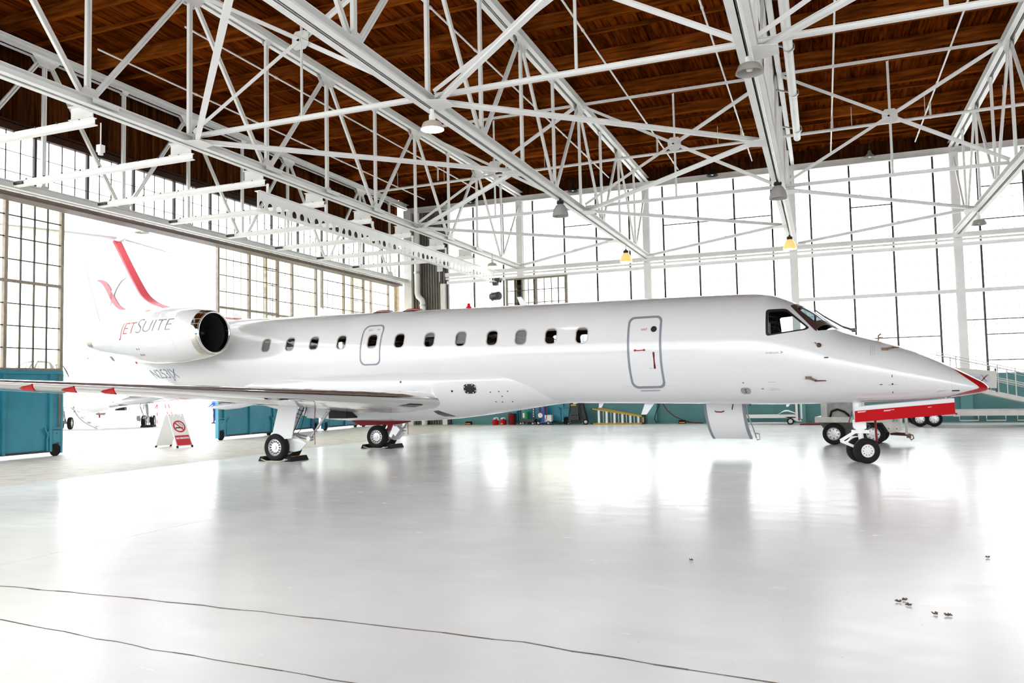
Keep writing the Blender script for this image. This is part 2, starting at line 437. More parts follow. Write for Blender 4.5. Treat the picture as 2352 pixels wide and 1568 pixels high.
# ---- left wall: clerestory, wood boards and head rails
wl = thing('wall_left', None, None, (XL, 22, 7), kind='structure')
plankW = boxmesh('plank', (0.03, 0.146, 2.42), WOODW)
y = -4.4; k = 0
while y < 34.6:
    o = inst('plank', plankW, (XL - 0.05 + 0.008 * math.sin(k * 2.7), y + 0.075, 9.84), wl) if y > 12.6 else None
    y += 0.15; k += 1
MB().b6(XL - 0.12, XL - 0.07, -4.5, YB, 8.6, 11.1).build('board_backing', DARKWOOD, wl)
MB().b6(XL - 0.07, XL + 0.09, -4.5, YB, 8.50, 8.68).build('head_rail', DARKWOOD, wl)
MB().b6(XL - 0.07, XL + 0.04, -4.5, YB, 8.72, 8.78).build('drip_rail', DARKWOOD, wl)
MB().b6(XL - 0.25, XL + 0.25, -4.5, YB, 6.74, 6.86).build('track_soffit', mat('brown_track_soffit', (0.10, 0.065, 0.05), 0.5, var=0.3), wl)
cl = thing('window_6', None, None, (XL, 22, 7.0), kind='structure')
paneL = boxmesh('pane', (0.008, 0.385, 0.50), GLASS)
for k in range(-1, 13):
    y = 15.14 + 1.64 * k
    MB().b6(XL - 0.06, XL + 0.02, y - 0.035, y + 0.035, 6.9, 8.52).build('mullion', MULL, cl)
    for q in range(4):
        yy = y + 0.41 * q
        if q: MB().b6(XL - 0.03, XL - 0.005, yy - 0.011, yy + 0.011, 6.9, 8.52).build('muntin', MULL, cl)
        for r in range(3): inst('pane', paneL, (XL - 0.018, yy + 0.205, 6.92 + 0.53 * r + 0.265), cl)
for r in (1, 2): MB().b6(XL - 0.03, XL - 0.005, 13.4, YB, 6.92 + 0.53 * r - 0.007, 6.92 + 0.53 * r + 0.007).build('muntin', MULL, cl)

# ---- sliding hangar door leaves (local: u = width, -y faces indoors)
def door_leaf(num, W, cols, z_top, rows, zs0, zmid, yellow=(), mv=0.014, vm=None):
    d = thing('door_%d' % num, None, None, (0, 0, 0), kind='structure', local=True)
    ncol = cols; half = W / 2
    for u in (0.045, half, W - 0.045): MB().b6(u - 0.045, u + 0.045, -0.06, 0.05, 0.10 if u != half else zs0, z_top).build('stile', STILE, d)
    for z, h in ((zs0 + 0.03, 0.06), (zmid, 0.08), (z_top - 0.04, 0.08)): MB().b6(0.09, W - 0.09, -0.05, 0.04, z - h / 2, z + h / 2).build('rail', STILE, d)
    cw = (half - 0.135) / (ncol / 2)
    dz = (z_top - zs0) / rows
    pm = {k: boxmesh('pane', (cw - 0.02, 0.008, dz - 0.02), g) for k, g in (('w', GLASSW), ('y', GLASSY))}
    for hlf in (0, 1):
        ub = 0.09 if hlf == 0 else half + 0.045
        for c in range(ncol // 2):
            if c: MB().b6(ub + c * cw - mv, ub + c * cw + mv, -0.03 if mv > 0.01 else -0.012, 0.02 if mv > 0.01 else 0.008, zs0, z_top).build('muntin', vm or MUNTD, d)
            for r in range(rows):
                cidx = hlf * ncol // 2 + c
                inst('pane', pm['y' if cidx in yellow else 'w'], (ub + (c + 0.5) * cw, -0.005, zs0 + (r + 0.5) * dz), d)
    for r in range(1, rows): MB().b6(0.09, W - 0.09, -0.032, 0.02, zs0 + r * dz - 0.014, zs0 + r * dz + 0.014).build('muntin', MUNTD, d)
    # painted lower panel
    MB().b6(0.09, W - 0.09, -0.015, 0.03, 0.14, zs0 - 0.04).build('lower_panel', TEALD, d)
    MB().b6(0.0, W, -0.085, 0.05, zs0 - 0.10, zs0).build('lock_rail', TEALD, d)
    MB().b6(0.33, W - 0.33, -0.07, 0.04, 0.10, 0.16).build('bottom_rail', BLACKM, d)
    for u in (0.36, half, W - 0.36): MB().b6(u - 0.045, u + 0.045, -0.075, -0.015, 0.12, zs0 - 0.1).build('rib', TEALD, d)
    for u in (0.025, W - 0.025): MB().b6(u - 0.03, u + 0.03, -0.085, 0.05, 0.06, zs0 - 0.1).build('edge_angle', TEALD, d)
    for sgn, u in ((1, 0.19), (-1, W - 0.19)):
        bx = MB().b6(u - 0.125, u + 0.125, -0.085, -0.02, 0.36, 0.70).build('roller_box', TEALD, d)
        MB().lathe([(0.0, 0), (0.02, 0)], 10, (u, -0.0875, 0.62), (0, -1, 0)).build('keyhole', BLACKM, bx)
        for du in (-0.1, 0.1):
            for zz in (0.42, 0.52, 0.64): MB().box((u + du, -0.088, zz), (0.012, 0.008, 0.012)).build('bolt', BLACKM, bx)
        MB().b6(u - 0.13, u + 0.13, -0.08, -0.02, 0.74, 0.78).build('shelf_angle', TEALD, d)
        wh = MB().lathe([(0.001, -0.04), (0.15, -0.04), (0.17, -0.02), (0.17, 0.02), (0.15, 0.04), (0.001, 0.04)], 20, (u, -0.03, 0.155), (0, 1, 0)).build('roller', BLACK, d, smooth=True)
        MB().b6(u - 0.05, u + 0.05, -0.02, -0.01, 1.32, 1.48).build('access_plate', mat('teal_plate', (0.035, 0.2, 0.27), 0.5), d)
        br = MB(); ub = u + sgn * 0.27
        br.bar((ub, -0.05, 0.14), (ub, -0.05, 0.42), 0.05, 0.05); br.bar((ub, -0.05, 0.42), (ub - sgn * 0.02, -0.08, 0.62), 0.05, 0.035); br.bar((ub, -0.06, 0.60), (ub + sgn * 0.11, -0.08, 0.78), 0.05, 0.03); br.bar((ub, -0.06, 0.60), (ub - sgn * 0.06, -0.08, 0.74), 0.04, 0.03)
        br.build('foot_bolt', TEALD, d)
    return d
leafA = door_leaf(1, 3.5, 8, 7.16, 8, 2.38, 4.78)
leafA.location = (-20.3, 13.33, 0); leafA.rotation_euler = (0, 0, PI / 2)
leafC = door_leaf(2, 3.5, 8, 7.16, 8, 2.38, 4.78, yellow=(), mv=0.009, vm=mat('light_paled_muntin', (0.45, 0.40, 0.28), 0.5))  # upright bars paler than the black ones: light on them put into colour
leafC.location = (-20.3, 23.14, 0); leafC.rotation_euler = (0, 0, PI / 2)
for n, (x, y) in ((4, (-20.3, 29.62)),):
    c = copy_tree(leafC); c.name = 'door_%d' % n; c.location = (x, y, 0)
leafB = door_leaf(3, 3.5, 8, 7.16, 8, 2.38, 4.78, yellow=(), mv=0.009, vm=MATS['light_paled_muntin']); leafB.location = (-20.6, 26.2, 0); leafB.rotation_euler = (0, 0, PI / 2)
c = copy_tree(leafB); c.name = 'door_5'; c.location = (-20.6, 32.5, 0)
bd = door_leaf(6, 2.95, 8, 6.65, 8, 2.05, 4.4, yellow=(1,)); bd.location = (-13.47, YB - 0.42, 0)
wp = thing('wall_pocket', None, None, (-20.4, 36.7, 0), kind='structure')
cm = MB()
for k in range(6): cm.b6(-20.35, -20.30, 36.0 + 0.3 * k, 36.17 + 0.3 * k, 0, 7.0)
cm.b6(-20.42, -20.35, 35.95, 37.8, 0, 7.0); cm.build('corrugated_panel', mat('white_corrugated_sheet', (0.8, 0.82, 0.85), 0.4), wp)
MB().b6(-19.72, -19.55, 35.0, 35.2, 0, 7.0).build('timber_post', mat('old_yellowed_timber', (0.28, 0.20, 0.10), 0.6, var=0.4, scale=6), wp)

# ---- unseen sides that light and mirror in the polished surfaces
FY = -4.5
wf = thing('wall_front', None, None, (2, FY, 0), kind='structure')
MB().b6(-20, -8.5, FY - 0.2, FY, 0, 2.2).build('base', TEALD, wf); MB().b6(-20, 50, FY - 0.2, FY, 8.6, 11.1).build('gable', WOODW, wf)
MB().b6(-20, 50, FY - 0.2, FY, 6.8, 7.1).build('header', STEEL, wf)
fm = MB()
for k in range(118):
    x = -20 + 0.6 * k; q = 0.03 * (1 + (k % 5 == 0) * 2)
    fm.b6(x - q, x + q, FY - 0.15, FY - 0.05, 7.1 if x > -8.5 else 2.2, 8.6)
for z in (2.9, 3.6, 4.3, 5.0, 5.7, 6.3, 7.6, 8.1): fm.b6(-20, -8.5 if z < 7 else 50, FY - 0.15, FY - 0.05, z - 0.03, z + 0.03)
fm.build('window_bars', MULL, wf)
ap3 = MB().b6(-20.05, 450, -300, FY - 0.05, -0.32, -0.02).build('ground_forecourt', APRON); tag(ap3, kind='structure')
wr = thing('wall_right', None, None, (50, 10, 0), kind='structure')
MB().b6(50, 50.2, -4.5, 35, 0, 2.2).build('base', TEALD, wr); MB().b6(50, 50.2, -4.5, 35, 2.2, 11.1).build('boarding', WOODW, wr)

# ---- ceiling: deck, boards, purlins
ce = thing('ceiling', None, None, (0, 20, 11.1), kind='structure')
MB().b6(-19.6, 50.3, -4.8, 35.1, 11.12, 11.3).build('deck', WOODST, ce)
BW = 0.19
boards = []
for j in range(11):
    y1 = 34.95 - 2.645 * j + (0.6 if j == 0 else 0); y0 = 34.95 - 2.645 * (j + 1)
    n = int((10.0 + 19.3) / BW)
    for i in range(n): boards.append((-19.3 + (i + 0.5) * BW, (y0 + y1) / 2, y1 - y0, i, j))
def inview(b):
    v = Vector((b[0], b[1], 11.08 - EYE)); d = v.dot(_fwd)
    px = 1176 + FPX * v.dot(_right) / d; py = 784 + FPX * v.dot(_down) / d
    return -60 < px < 2412 and py > -60, v.length
vis = sorted(((inview(b)[1], b) for b in boards if inview(b)[0]), key=lambda t: t[0])
near = set(id(t[1]) for t in vis[:300])
bm0 = boxmesh('board', (BW - 0.012, 2.63, 0.03), WOOD)
rest = MB()
for b in boards:
    dz = 0.010 * math.sin(b[3] * 1.9 + b[4] * 2.3) + 0.006 * math.sin(b[3] * 5.3)
    if id(b) in near: inst('board', bm0, (b[0], b[1], 11.085 + dz), ce)
    else: rest.box((b[0], b[1], 11.085 + dz), (BW - 0.012, b[2] - 0.01, 0.03))
o = rest.build('board_field', WOODST, ce); o['kind'] = 'stuff'
for k, yk in enumerate([34.95 - 1.3225 * q for q in range(22)]):
    if k % 2 == 0: MB().b6(-19.3, 12, yk - 0.08, yk + 0.08, 10.74, 11.07).build('purlin', WOODP, ce)
    else: MB().b6(-19.3, 12, yk - 0.045, yk + 0.045, 10.98, 11.07).build('nailer', WOODP, ce)

# ================================================================== ROOF STEEL
def chord(name, p0, p1, w, h, par):
    m = MB(); g = 0.018
    fw = w / 2 - g
    for s in (-1, 1):
        m.bar(p0, p1, 0.018, h, off=(s * (g + 0.009), 0))
        for t in (-1, 1): m.bar(p0, p1, fw, 0.016, off=(s * (g + fw / 2), t * (h / 2 - 0.008)))
    return m.build(name, STEEL, par)
def pairbar(name, p0, p1, w, t, gap, par, plane='yz', mtl=STEEL):
    m = MB(); p0, p1 = Vector(p0), Vector(p1); a = (p1 - p0).normalized()
    n = Vector((1, 0, 0)); q = a.cross(n).normalized()
    for s in (-1, 1): m.bar(p0, p1, t, w, up=q, off=(0, s * (gap / 2 + w / 2)))
    return m.build(name, mtl, par)
def gusset(par, x, y, z, hw, hh, up):
    m = MB()
    for s in (-1, 1):
        poly = [(-hw, 0), (hw, 0), (hw * 0.45, up * hh), (-hw * 0.45, up * hh)]
        m.prism(poly, lambda u, v, t: (t, y + u, z + v), x + s * 0.055, x + s * 0.065)
    return m.build('gusset', STEEL2, par)
def truss(i, label, nodes, zb0, zb1, zt0, zt1, first_bottom, ylo):
    x = TX[i]
    t = thing('roof_truss', label, 'roof truss', (x, 34.7, zb0))
    chord('bottom_chord', (x, ylo, (zb0 + zb1) / 2), (x, 34.6, (zb0 + zb1) / 2), 0.34, zb1 - zb0, t)
    chord('top_chord', (x, ylo, (zt0 + zt1) / 2), (x, 34.9, (zt0 + zt1) / 2), 0.34, zt1 - zt0, t)
    for k, y in enumerate(nodes):
        if y < ylo or y > 34.6: continue
        pairbar('vertical', (x, y, zb1), (x, y, zt0), 0.042, 0.07, 0.02, t)
        vb = (k % 2 == first_bottom)
        if vb:
            gusset(t, x, y, zb1 - 0.02, 0.26, 0.22, 1); gusset(t, x, y, zt0 + 0.02, 0.14, 0.12, -1)
        else: gusset(t, x, y, zt0 + 0.02, 0.42, 0.26, -1); gusset(t, x, y, zb1 - 0.02, 0.16, 0.12, 1)
    for k, y in enumerate(nodes):
        if k % 2 != first_bottom: continue
        for kk in (k - 1, k + 1):
            if 0 <= kk < len(nodes):
                y2 = nodes[kk]
                if max(y, y2) < ylo: continue
                s = 1 if y2 > y else -1
                pairbar('diagonal', (x, y + s * 0.07, zb1 - 0.02), (x, y2 - s * 0.07, zt0 + 0.02), 0.042, 0.065, 0.02, t, mtl=STEEL if s > 0 else STEEL2)  # one lean of diagonal gets duller steel, its underside shade put into colour
    return t
N0 = [35.58 - 2.575 * k for k in range(1, 13)]
truss(0, 'white steel roof truss over the sliding hangar doors, against the clerestory windows', N0, 6.84, 7.02, ZT0, ZT1, 0, 7.0)
truss(1, 'white steel roof truss that carries the crane rail brackets on its bottom chord', NODE, ZB0, ZB1, ZT0, ZT1, 1, 5.0)
truss(2, 'white steel roof truss with a lit shallow lamp and a grey bell lamp below it', NODE, ZB0, ZB1, ZT0, ZT1, 1, 5.0)
t3 = truss(3, 'white steel roof truss with pipes beside it, seen along its length above the cockpit', NODE, ZB0, ZB1, ZT0, ZT1, 1, 5.0)
truss(4, 'white steel roof truss beyond the nose, ending at the teal pilaster by the ramp', NODE, ZB0, ZB1, ZT0, ZT1, 1, 5.0)

def angle(name, p0, p1, w, par, m=STEEL):
    mb = MB(); mb.bar(p0, p1, w, 0.014, off=(0, w / 2)); mb.bar(p0, p1, 0.014, w, off=(w / 2, 0)); return mb.build(name, m, par)
def sway(i, y, label):
    x0, x1 = TX[i] + 0.15, TX[i + 1] - 0.15; xm = (x0 + x1) / 2; zm = 8.93
    t = thing('sway_frame', label, 'roof bracing', (xm, y, 7.2), group='cross frames between the roof trusses')
    mb = MB(); zb = 7.27
    mb.bar((x0, y, zb), (x1, y, zb), 0.085, 0.012, off=(0, 0.04)); mb.bar((x0, y, zb), (x1, y, zb), 0.012, 0.09, off=(0, 0)); mb.bar((x0, y, zb), (x1, y, zb), 0.085, 0.012, off=(0, -0.04)); mb.build('bottom_strut', STEEL, t)
    angle('top_strut', (x0, y, 10.56), (x1, y, 10.56), 0.085, t)
    for (xa, za) in ((x0, 7.35), (x1, 7.35), (x0, 10.5), (x1, 10.5)): angle('diagonal', (xa, y, za), (xm, y, zm), 0.08, t)
    angle('hanger', (xm, y, 10.5), (xm, y, zm), 0.055, t); angle('hanger', (xm, y, zm), (xm, y, 7.3), 0.055, t)
    MB().prism([(-0.2, -0.12), (-0.12, -0.2), (0.12, -0.2), (0.2, -0.12), (0.2, 0.12), (0.12, 0.2), (-0.12, 0.2), (-0.2, 0.12)], lambda u, v, q: (xm + u, q, zm + v), y - 0.02, y - 0.008).build('centre_plate', STEEL2, t)
spans = ['beside the crane rails', 'above the cabin windows between trusses', 'above the aircraft nose between trusses']
for i, sp in zip((1, 2, 3), spans):
    for y, w in ((NODE[4], 'close to the back windows'), (NODE[8], 'farther from the back windows')):
        sway(i, y, 'white cross-braced roof frame %s, %s' % (sp, w))
for i, sp in zip((1, 2, 3), spans):
    t = thing('lateral_bracing', 'white zigzag roof braces %s' % sp, 'roof bracing', ((TX[i] + TX[i + 1]) / 2, 20, 7.2), group='zigzag braces at bottom chord level')
    L = {k: (TX[i] + 0.2, NODE[k] - (1.05 if k == 0 else 0), 7.15) for k in (0, 4, 8, 12)}; Rr = {k: (TX[i + 1] - 0.2, NODE[k], 7.15) for k in (2, 6, 10)}
    for a, b_ in (((0, 2), (4, 2), (8, 10), (12, 10)) if i == 3 else ((0, 2), (4, 2), (4, 6), (8, 6), (8, 10), (12, 10))):
        mb = MB(); p, q = L[a], Rr[b_]
        for t_ in (-1, 1): mb.bar(p, q, 0.10, 0.012, off=(0, t_ * 0.042))
        mb.bar(p, q, 0.012, 0.085); mb.build('brace', STEEL, t)
    for k, p in list(L.items()) + list(Rr.items()):
        s = 1 if k in L and p == L.get(k) else -1
        MB().prism([(-0.35, 0), (0.35, 0), (0.2, s * 0.45), (-0.2, s * 0.45)], lambda u, v, q: (p[0] - s * 0.16 + v, p[1] + u, q), 7.085, 7.097).build('node_plate', STEEL2, t)

# ---- crane rails hung between the door truss and the crane truss
def rail(y, label, x0=-18.55, x1=-13.0, z=6.86):
    t = thing('crane_rail', label, 'crane rail', ((x0 + x1) / 2, y, z), group='crane rails under the roof trusses')
    m = MB(); m.b6(x0, x1, y - 0.07, y + 0.07, z, z + 0.018); m.b6(x0, x1, y - 0.045, y + 0.045, z + 0.13, z + 0.145); m.b6(x0, x1, y - 0.007, y + 0.007, z + 0.018, z + 0.13)
    m.build('beam', STEEL, t)
    m = MB(); m.b6(x1 - 0.62, x1 - 0.05, y - 0.012, y + 0.012, z + 0.145, z + 0.40); m.b6(x1 - 0.62, x1 - 0.05, y - 0.09, y + 0.09, z + 0.40, z + 0.415); m.b6(x1 - 0.62, x1 - 0.05, y - 0.08, y + 0.08, z + 0.145, z + 0.158)
    m.build('hanger_bracket', BRACKET, t)
    m = MB(); m.b6(x1 - 0.08, x1 + 0.3, y - 0.35, y + 0.35, z + 0.40, z + 0.42); m.b6(x1 + 0.28, x1 + 0.3, y - 0.3, y + 0.3, z + 0.30, z + 0.42); m.build('clamp_plate', BRACKET, t)
    for k in range(9):
        xx = x0 + 0.4 + k * 0.6
        MB().box((xx, y - 0.05, z + 0.15), (0.03, 0.03, 0.03)).build('clip', BLACKM, t)
    MB().box((x0 + 0.1, y, z + 0.08), (0.3, 0.1, 0.06)).build('end_stop', BLACKM, t)
    return t
ords = ['first', 'second', 'third', 'fourth', 'fifth', 'sixth', 'seventh', 'eighth']
rys = [11.45, 14.05, 16.55, 19.15, 21.7, 24.3, 26.9, 29.5]
for k, y in enumerate(rys):
    rail(y, '%s white crane rail counted from the back wall end of the rail row' % ords[7 - k])
cb = thing('bridge_crane', 'long white castellated crane beam with round web holes hung below the rails', 'crane beam', (-12.95, 24, 6.2))
hx, y0, y1 = -12.95, 16.2, 31.9
poly_holes = MB(); zz0, zz1 = 6.18, 6.62; R_ = 0.105; pitch = 0.335; n = int((y1 - y0) / pitch)
zc_ = zz0 + 0.125
for k in range(n):
    yc = y0 + (k + 0.5) * pitch; seg = 12
    for side in (-1, 1):
        outer = []; inner = []
        for q in range(seg + 1):
            a = -PI / 2 + PI * q / seg
            inner.append((yc + side * R_ * math.cos(a), zc_ + R_ * math.sin(a)))
        poly = [(yc, zz0), (yc + side * pitch / 2, zz0), (yc + side * pitch / 2, zz1), (yc, zz1)] + [(p, q) for p, q in inner[::-1]]
        nn = len(poly)
        # strip between outline and the half circle
        ou = []
        for q in range(seg + 1):
            a = -PI / 2 + PI * q / seg
            c_, s_ = math.cos(a), math.sin(a)
            tx = (pitch / 2) / max(c_, 1e-6); tz = ((zz1 - zc_) / s_) if s_ > 1e-6 else ((zc_ - zz0) / -s_ if s_ < -1e-6 else 1e9)
            tt = min(tx, tz); ou.append((yc + side * tt * c_, zc_ + tt * s_))
        # corners
        for q in range(seg):
            a, b_, c2, d2 = ou[q], ou[q + 1], inner[q + 1], inner[q]
            pts = [a, b_, c2, d2]
            if abs(a[0] - b_[0]) > 1e-6 and abs(a[1] - b_[1]) > 1e-6:
                pts = [a, (yc + side * pitch / 2, zz1 if b_[1] > zc_ else zz0), b_, c2, d2]
            poly_holes.prism(pts, lambda u, v, t: (t, u, v), hx - 0.008, hx + 0.008)
poly_holes.build('web', STEEL, cb)
MB().b6(hx - 0.085, hx + 0.085, y0, y1, zz1, zz1 + 0.02).build('top_flange', STEEL, cb); MB().b6(hx - 0.11, hx + 0.11, y0, y1, zz0 - 0.02, zz0).build('bottom_flange', STEEL, cb)
for y in (16.6, 19.15, 21.7, 24.3, 26.9, 29.5):
    MB().bar((hx, y, zz1), (hx, y, 6.9), 0.05, 0.05).build('hanger', STEEL2, cb)
ho = thing('electric_hoist', 'dark round electric hoist hanging on a short chain from the crane beam end', 'hoist', (hx, 31.75, 5.3))
m = MB(); m.box((hx, 31.75, 6.28), (0.5, 0.34, 0.10))
for dx in (-0.18, 0.18):
    for dy in (-0.12, 0.12): m.lathe([(0.001, -0.03), (0.07, -0.03), (0.07, 0.03), (0.001, 0.03)], 10, (hx + dx, 31.75 + dy, 6.22), (1, 0, 0))
m.box((hx, 31.75, 6.12), (0.22, 0.2, 0.18)); m.build('trolley', BLACKM, ho)
m = MB()
for k in range(5): m.lathe([(0.02, -0.006), (0.03, 0), (0.02, 0.006), (0.012, 0)], 8, (hx, 31.75, 6.0 - k * 0.045), (1 if k % 2 else 0, 0 if k % 2 else 1, 0), True)
m.build('chain', METAL, ho)
m = MB().lathe([(0.001, -0.26), (0.13, -0.25), (0.17, -0.2), (0.18, -0.05), (0.18, 0.2), (0.001, 0.22)], 18, (hx, 31.75, 5.58), (1, -0.5, 0)); m.build('motor_drum', BLACKM, ho, smooth=True)
m = MB()
for k in range(10):
    a = 2 * PI * k / 10; m.box((hx - 0.20 + 0.0, 31.85 + 0.17 * math.cos(a), 5.58 + 0.18 * math.sin(a)), (0.05, 0.03, 0.03))
m.build('cover_bolts', BLACKM, ho)
MB().lathe([(0.001, 0), (0.15, 0), (0.15, 0.02), (0.001, 0.02)], 18, (hx - 0.235, 31.87, 5.58), (-1, 0.5, 0)).build('end_cover', METAL, ho)

# ---- sprinkler and service pipes
for k in range(8):
    x = -17.4 + 3.0 * k
    starts = [15.4, 15.3, 8, 8, 8, 8, 8, 8]
    place = ['nearest the wooden wall', 'second out from the wooden wall', 'third out from the wooden wall', 'fourth out from the wooden wall', 'fifth out from the wooden wall', 'sixth out from the wooden wall', 'seventh out from the wooden wall', 'eighth out from the wooden wall'][k]
    t = thing('sprinkler_pipe', 'thin white sprinkler pipe under the roof boards, %s' % place, 'pipe', (x, 22, 10.62), group='sprinkler pipes under the roof boards')
    MB().tube([(x, starts[k], 10.70), (x, 33.9, 10.70)], 0.026, 8).build('pipe', STEEL, t, smooth=True)
    y = starts[k] + 0.9
    while y < 33.5:
        MB().tube([(x, y - 0.05, 10.70), (x, y + 0.05, 10.70)], 0.038, 8).build('coupling', STEEL2, t)
        y += 2.645
    MB().tube([(x, 29.3, 10.70), (x, 29.3, 10.17)], 0.035, 8).build('riser', STEEL2, t)
t = thing('sprinkler_main', 'white sprinkler main pipe running across below the roof trusses near the back windows', 'pipe', (-6, 29.3, 10.1))
MB().tube([(-17.5, 29.55, 10.1), (12, 28.6, 10.1)], 0.055, 10).build('pipe', STEEL, t, smooth=True)
for k in range(13): MB().tube([(-16.4 + 2.2 * k, 29.53 - 0.07 * k, 10.1), (-16.4 + 2.2 * k, 29.53 - 0.07 * k, 10.8)], 0.010, 6).build('hanger_rod', STEEL2, t)
t = thing('service_duct', 'fat round white pipe with clamps alongside the truss above the cockpit', 'pipe', (-0.55, 20, 10.0))
MB().tube([(-0.45, 6, 9.75), (-0.52, 27.9, 9.75), (-0.52, 28.1, 9.72)], 0.115, 14).build('pipe', STEEL, t, smooth=True)
for y in (17, 20.4, 23.7, 27.2):
    MB().lathe([(0.118, -0.04), (0.14, -0.04), (0.14, 0.04), (0.118, 0.04)], 14, (-0.48, y, 9.75), (0, 1, 0)).build('clamp', METAL, t); MB().bar((-0.5, y, 9.75), (-0.95, y, 9.9), 0.04, 0.04).build('bracket', METAL, t)
t = thing('conduit', 'thin white electrical conduit fixed under the truss above the cockpit', 'pipe', (-0.9, 20, 7.0))
MB().tube([(-0.92, 5, 7.03), (-0.92, 33.5, 7.03)], 0.03, 8).build('tube', STEEL, t, smooth=True)

# ---- lamps
LAMPW = mat('lit_lamp_glass', (1, 1, 1), 0.5, emit=(1.0, 0.97, 0.92), estr=14)
LAMPO = mat('warm_lit_lamp_glass', (0.75, 0.5, 0.22), 0.4, emit=(1.0, 0.50, 0.14), estr=0.42)
ENAM = mat('grey_enamel_shade', (0.36, 0.34, 0.31), 0.4); ENAMW = mat('cream_enamel_shade', (0.62, 0.52, 0.44), 0.4)
LGLASS = mat('dull_ribbed_glass_shade', (0.42, 0.41, 0.40), 0.25); DKGREEN = mat('dark_green_enamel', (0.012, 0.02, 0.018), 0.45)
def lamp(x, y, z, style, label, group):
    t = thing('pendant_lamp', label, 'lamp', (x, y, z), group=group)
    if style in ('shallow_lit', 'shallow'):
        sh = MB().lathe([(0.05, 0.16), (0.13, 0.155), (0.18, 0.13), (0.225, 0.03), (0.235, 0.0), (0.225, 0.0), (0.17, 0.12), (0.10, 0.145), (0.04, 0.15)], 28, (x, y, z)).build('shade', ENAMW if style.endswith('lit') else ENAM, t, smooth=True)
        MB().lathe([(0.001, 0.42), (0.04, 0.42), (0.04, 0.30), (0.065, 0.29), (0.065, 0.15), (0.001, 0.15)], 16, (x, y, z)).build('socket', STEEL, t, smooth=True)
        if style == 'shallow_lit': MB().lathe([(0.001, -0.015), (0.12, -0.012), (0.222, 0.012)], 28, (x, y, z)).build('diffuser', LAMPW, t, smooth=True)
        else: MB().lathe([(0.001, 0.02), (0.05, 0.04), (0.06, 0.09), (0.03, 0.15)], 14, (x, y, z)).build('bulb', STEEL, t, smooth=True)
    elif style in ('bell', 'bell_lit'):
        g_ = LAMPO if style == 'bell_lit' else LGLASS
        MB().lathe([(0.06, 0.36), (0.12, 0.33), (0.19, 0.22), (0.235, 0.06), (0.24, 0.0), (0.232, 0.0), (0.225, 0.06), (0.18, 0.21), (0.11, 0.32), (0.05, 0.35)], 28, (x, y, z)).build('shade', g_, t, smooth=True)
        MB().lathe([(0.001, 0.52), (0.03, 0.52), (0.04, 0.47), (0.10, 0.45), (0.11, 0.38), (0.075, 0.34), (0.001, 0.34)], 16, (x, y, z)).build('socket', BLACKM, t, smooth=True)
        if style == 'bell_lit': MB().lathe([(0.001, 0.02), (0.10, 0.04), (0.13, 0.12), (0.07, 0.25), (0.001, 0.28)], 16, (x, y, z)).build('bulb', LAMPW, t, smooth=True)
    else:
        MB().lathe([(0.03, 0.30), (0.05, 0.28), (0.09, 0.16), (0.23, 0.03), (0.24, 0.0), (0.23, 0.0), (0.08, 0.14), (0.02, 0.2)], 24, (x, y, z)).build('shade', DKGREEN if style == 'cone' else ENAM, t, smooth=True)
        MB().lathe([(0.001, 0.62), (0.02, 0.62), (0.02, 0.30), (0.001, 0.30)], 8, (x, y, z)).build('stem', BLACKM, t)
        MB().lathe([(0.001, 0.0), (0.05, 0.03), (0.05, 0.1), (0.001, 0.14)], 12, (x, y, z)).build('bulb', STEEL, t, smooth=True)
    if style not in ('cone', 'cone2'): MB().tube([(x, y, z + 0.4), (x, y, max(z + 0.62, 7.09 if x > -20 else 6.9))], 0.012, 6).build('stem', METAL, t)
lamp(-6.97, 13.97, 6.68, 'shallow_lit', 'glowing white lamp in a shallow cream shade under a truss node plate', 'lamps under the trusses')
lamp(-0.97, 13.95, 6.82, 'shallow', 'unlit shallow grey enamel lamp with bulb showing, under riveted plate of truss', 'lamps under the trusses')
lamp(-6.97, 22.2, 6.57, 'bell', 'unlit grey bell shaped lamp under the truss that also carries the glowing white lamp', 'lamps under the trusses')
lamp(-0.97, 22.8, 6.58, 'bell', 'unlit grey bell shaped lamp above the cockpit on the truss with pipes', 'lamps under the trusses')
lamp(-6.97, 30.5, 6.40, 'bell_lit', 'glowing amber bell lamp at the back end of the truss carrying the glowing white lamp', 'lamps under the trusses')
lamp(-0.97, 30.5, 6.40, 'bell_lit', 'glowing amber bell lamp at the back end of the truss above the cockpit', 'lamps under the trusses')
lamp(4.95, 30.1, 6.66, 'shallow', 'unlit shallow grey lamp under the truss beyond the aircraft nose', 'lamps under the trusses')
lamp(-12.55, 30.45, 6.63, 'shallow_lit', 'small lit lamp just above the holed crane beam near the back wall', 'lamps under the trusses')
lamp(-20.9, 20.3, 7.02, 'shallow', 'pale lamp hanging outdoors under the door head above the tail fin', 'lamps under the trusses')
for x, pl in ((-15.17, 'over the corrugated corner'), (-10.15, 'over the blue door'), (-4.05, 'over the jet cabin door'), (2.01, 'over the jet nose')):
    lamp(x, 34.25, 10.36, 'cone2' if x > 1 else 'cone', 'dark cone lamp at the ledge of the back windows, %s' % pl, 'cone lamps along the back ledge')
bx = thing('junction_box', 'small white box hanging on a rod below the crane truss', 'junction box', (-12.9, 11.5, 6.2))
MB().tube([(-12.9, 11.5, 6.9), (-12.9, 11.5, 6.45)], 0.012, 6).build('rod', STEEL, bx); MB().box((-12.9, 11.5, 6.39), (0.11, 0.11, 0.14)).build('case', STEEL, bx); MB().lathe([(0.001, -0.05), (0.05, -0.05), (0.05, 0), (0.001, 0)], 12, (-12.9, 11.5, 6.32)).build('detector', STEEL2, bx)

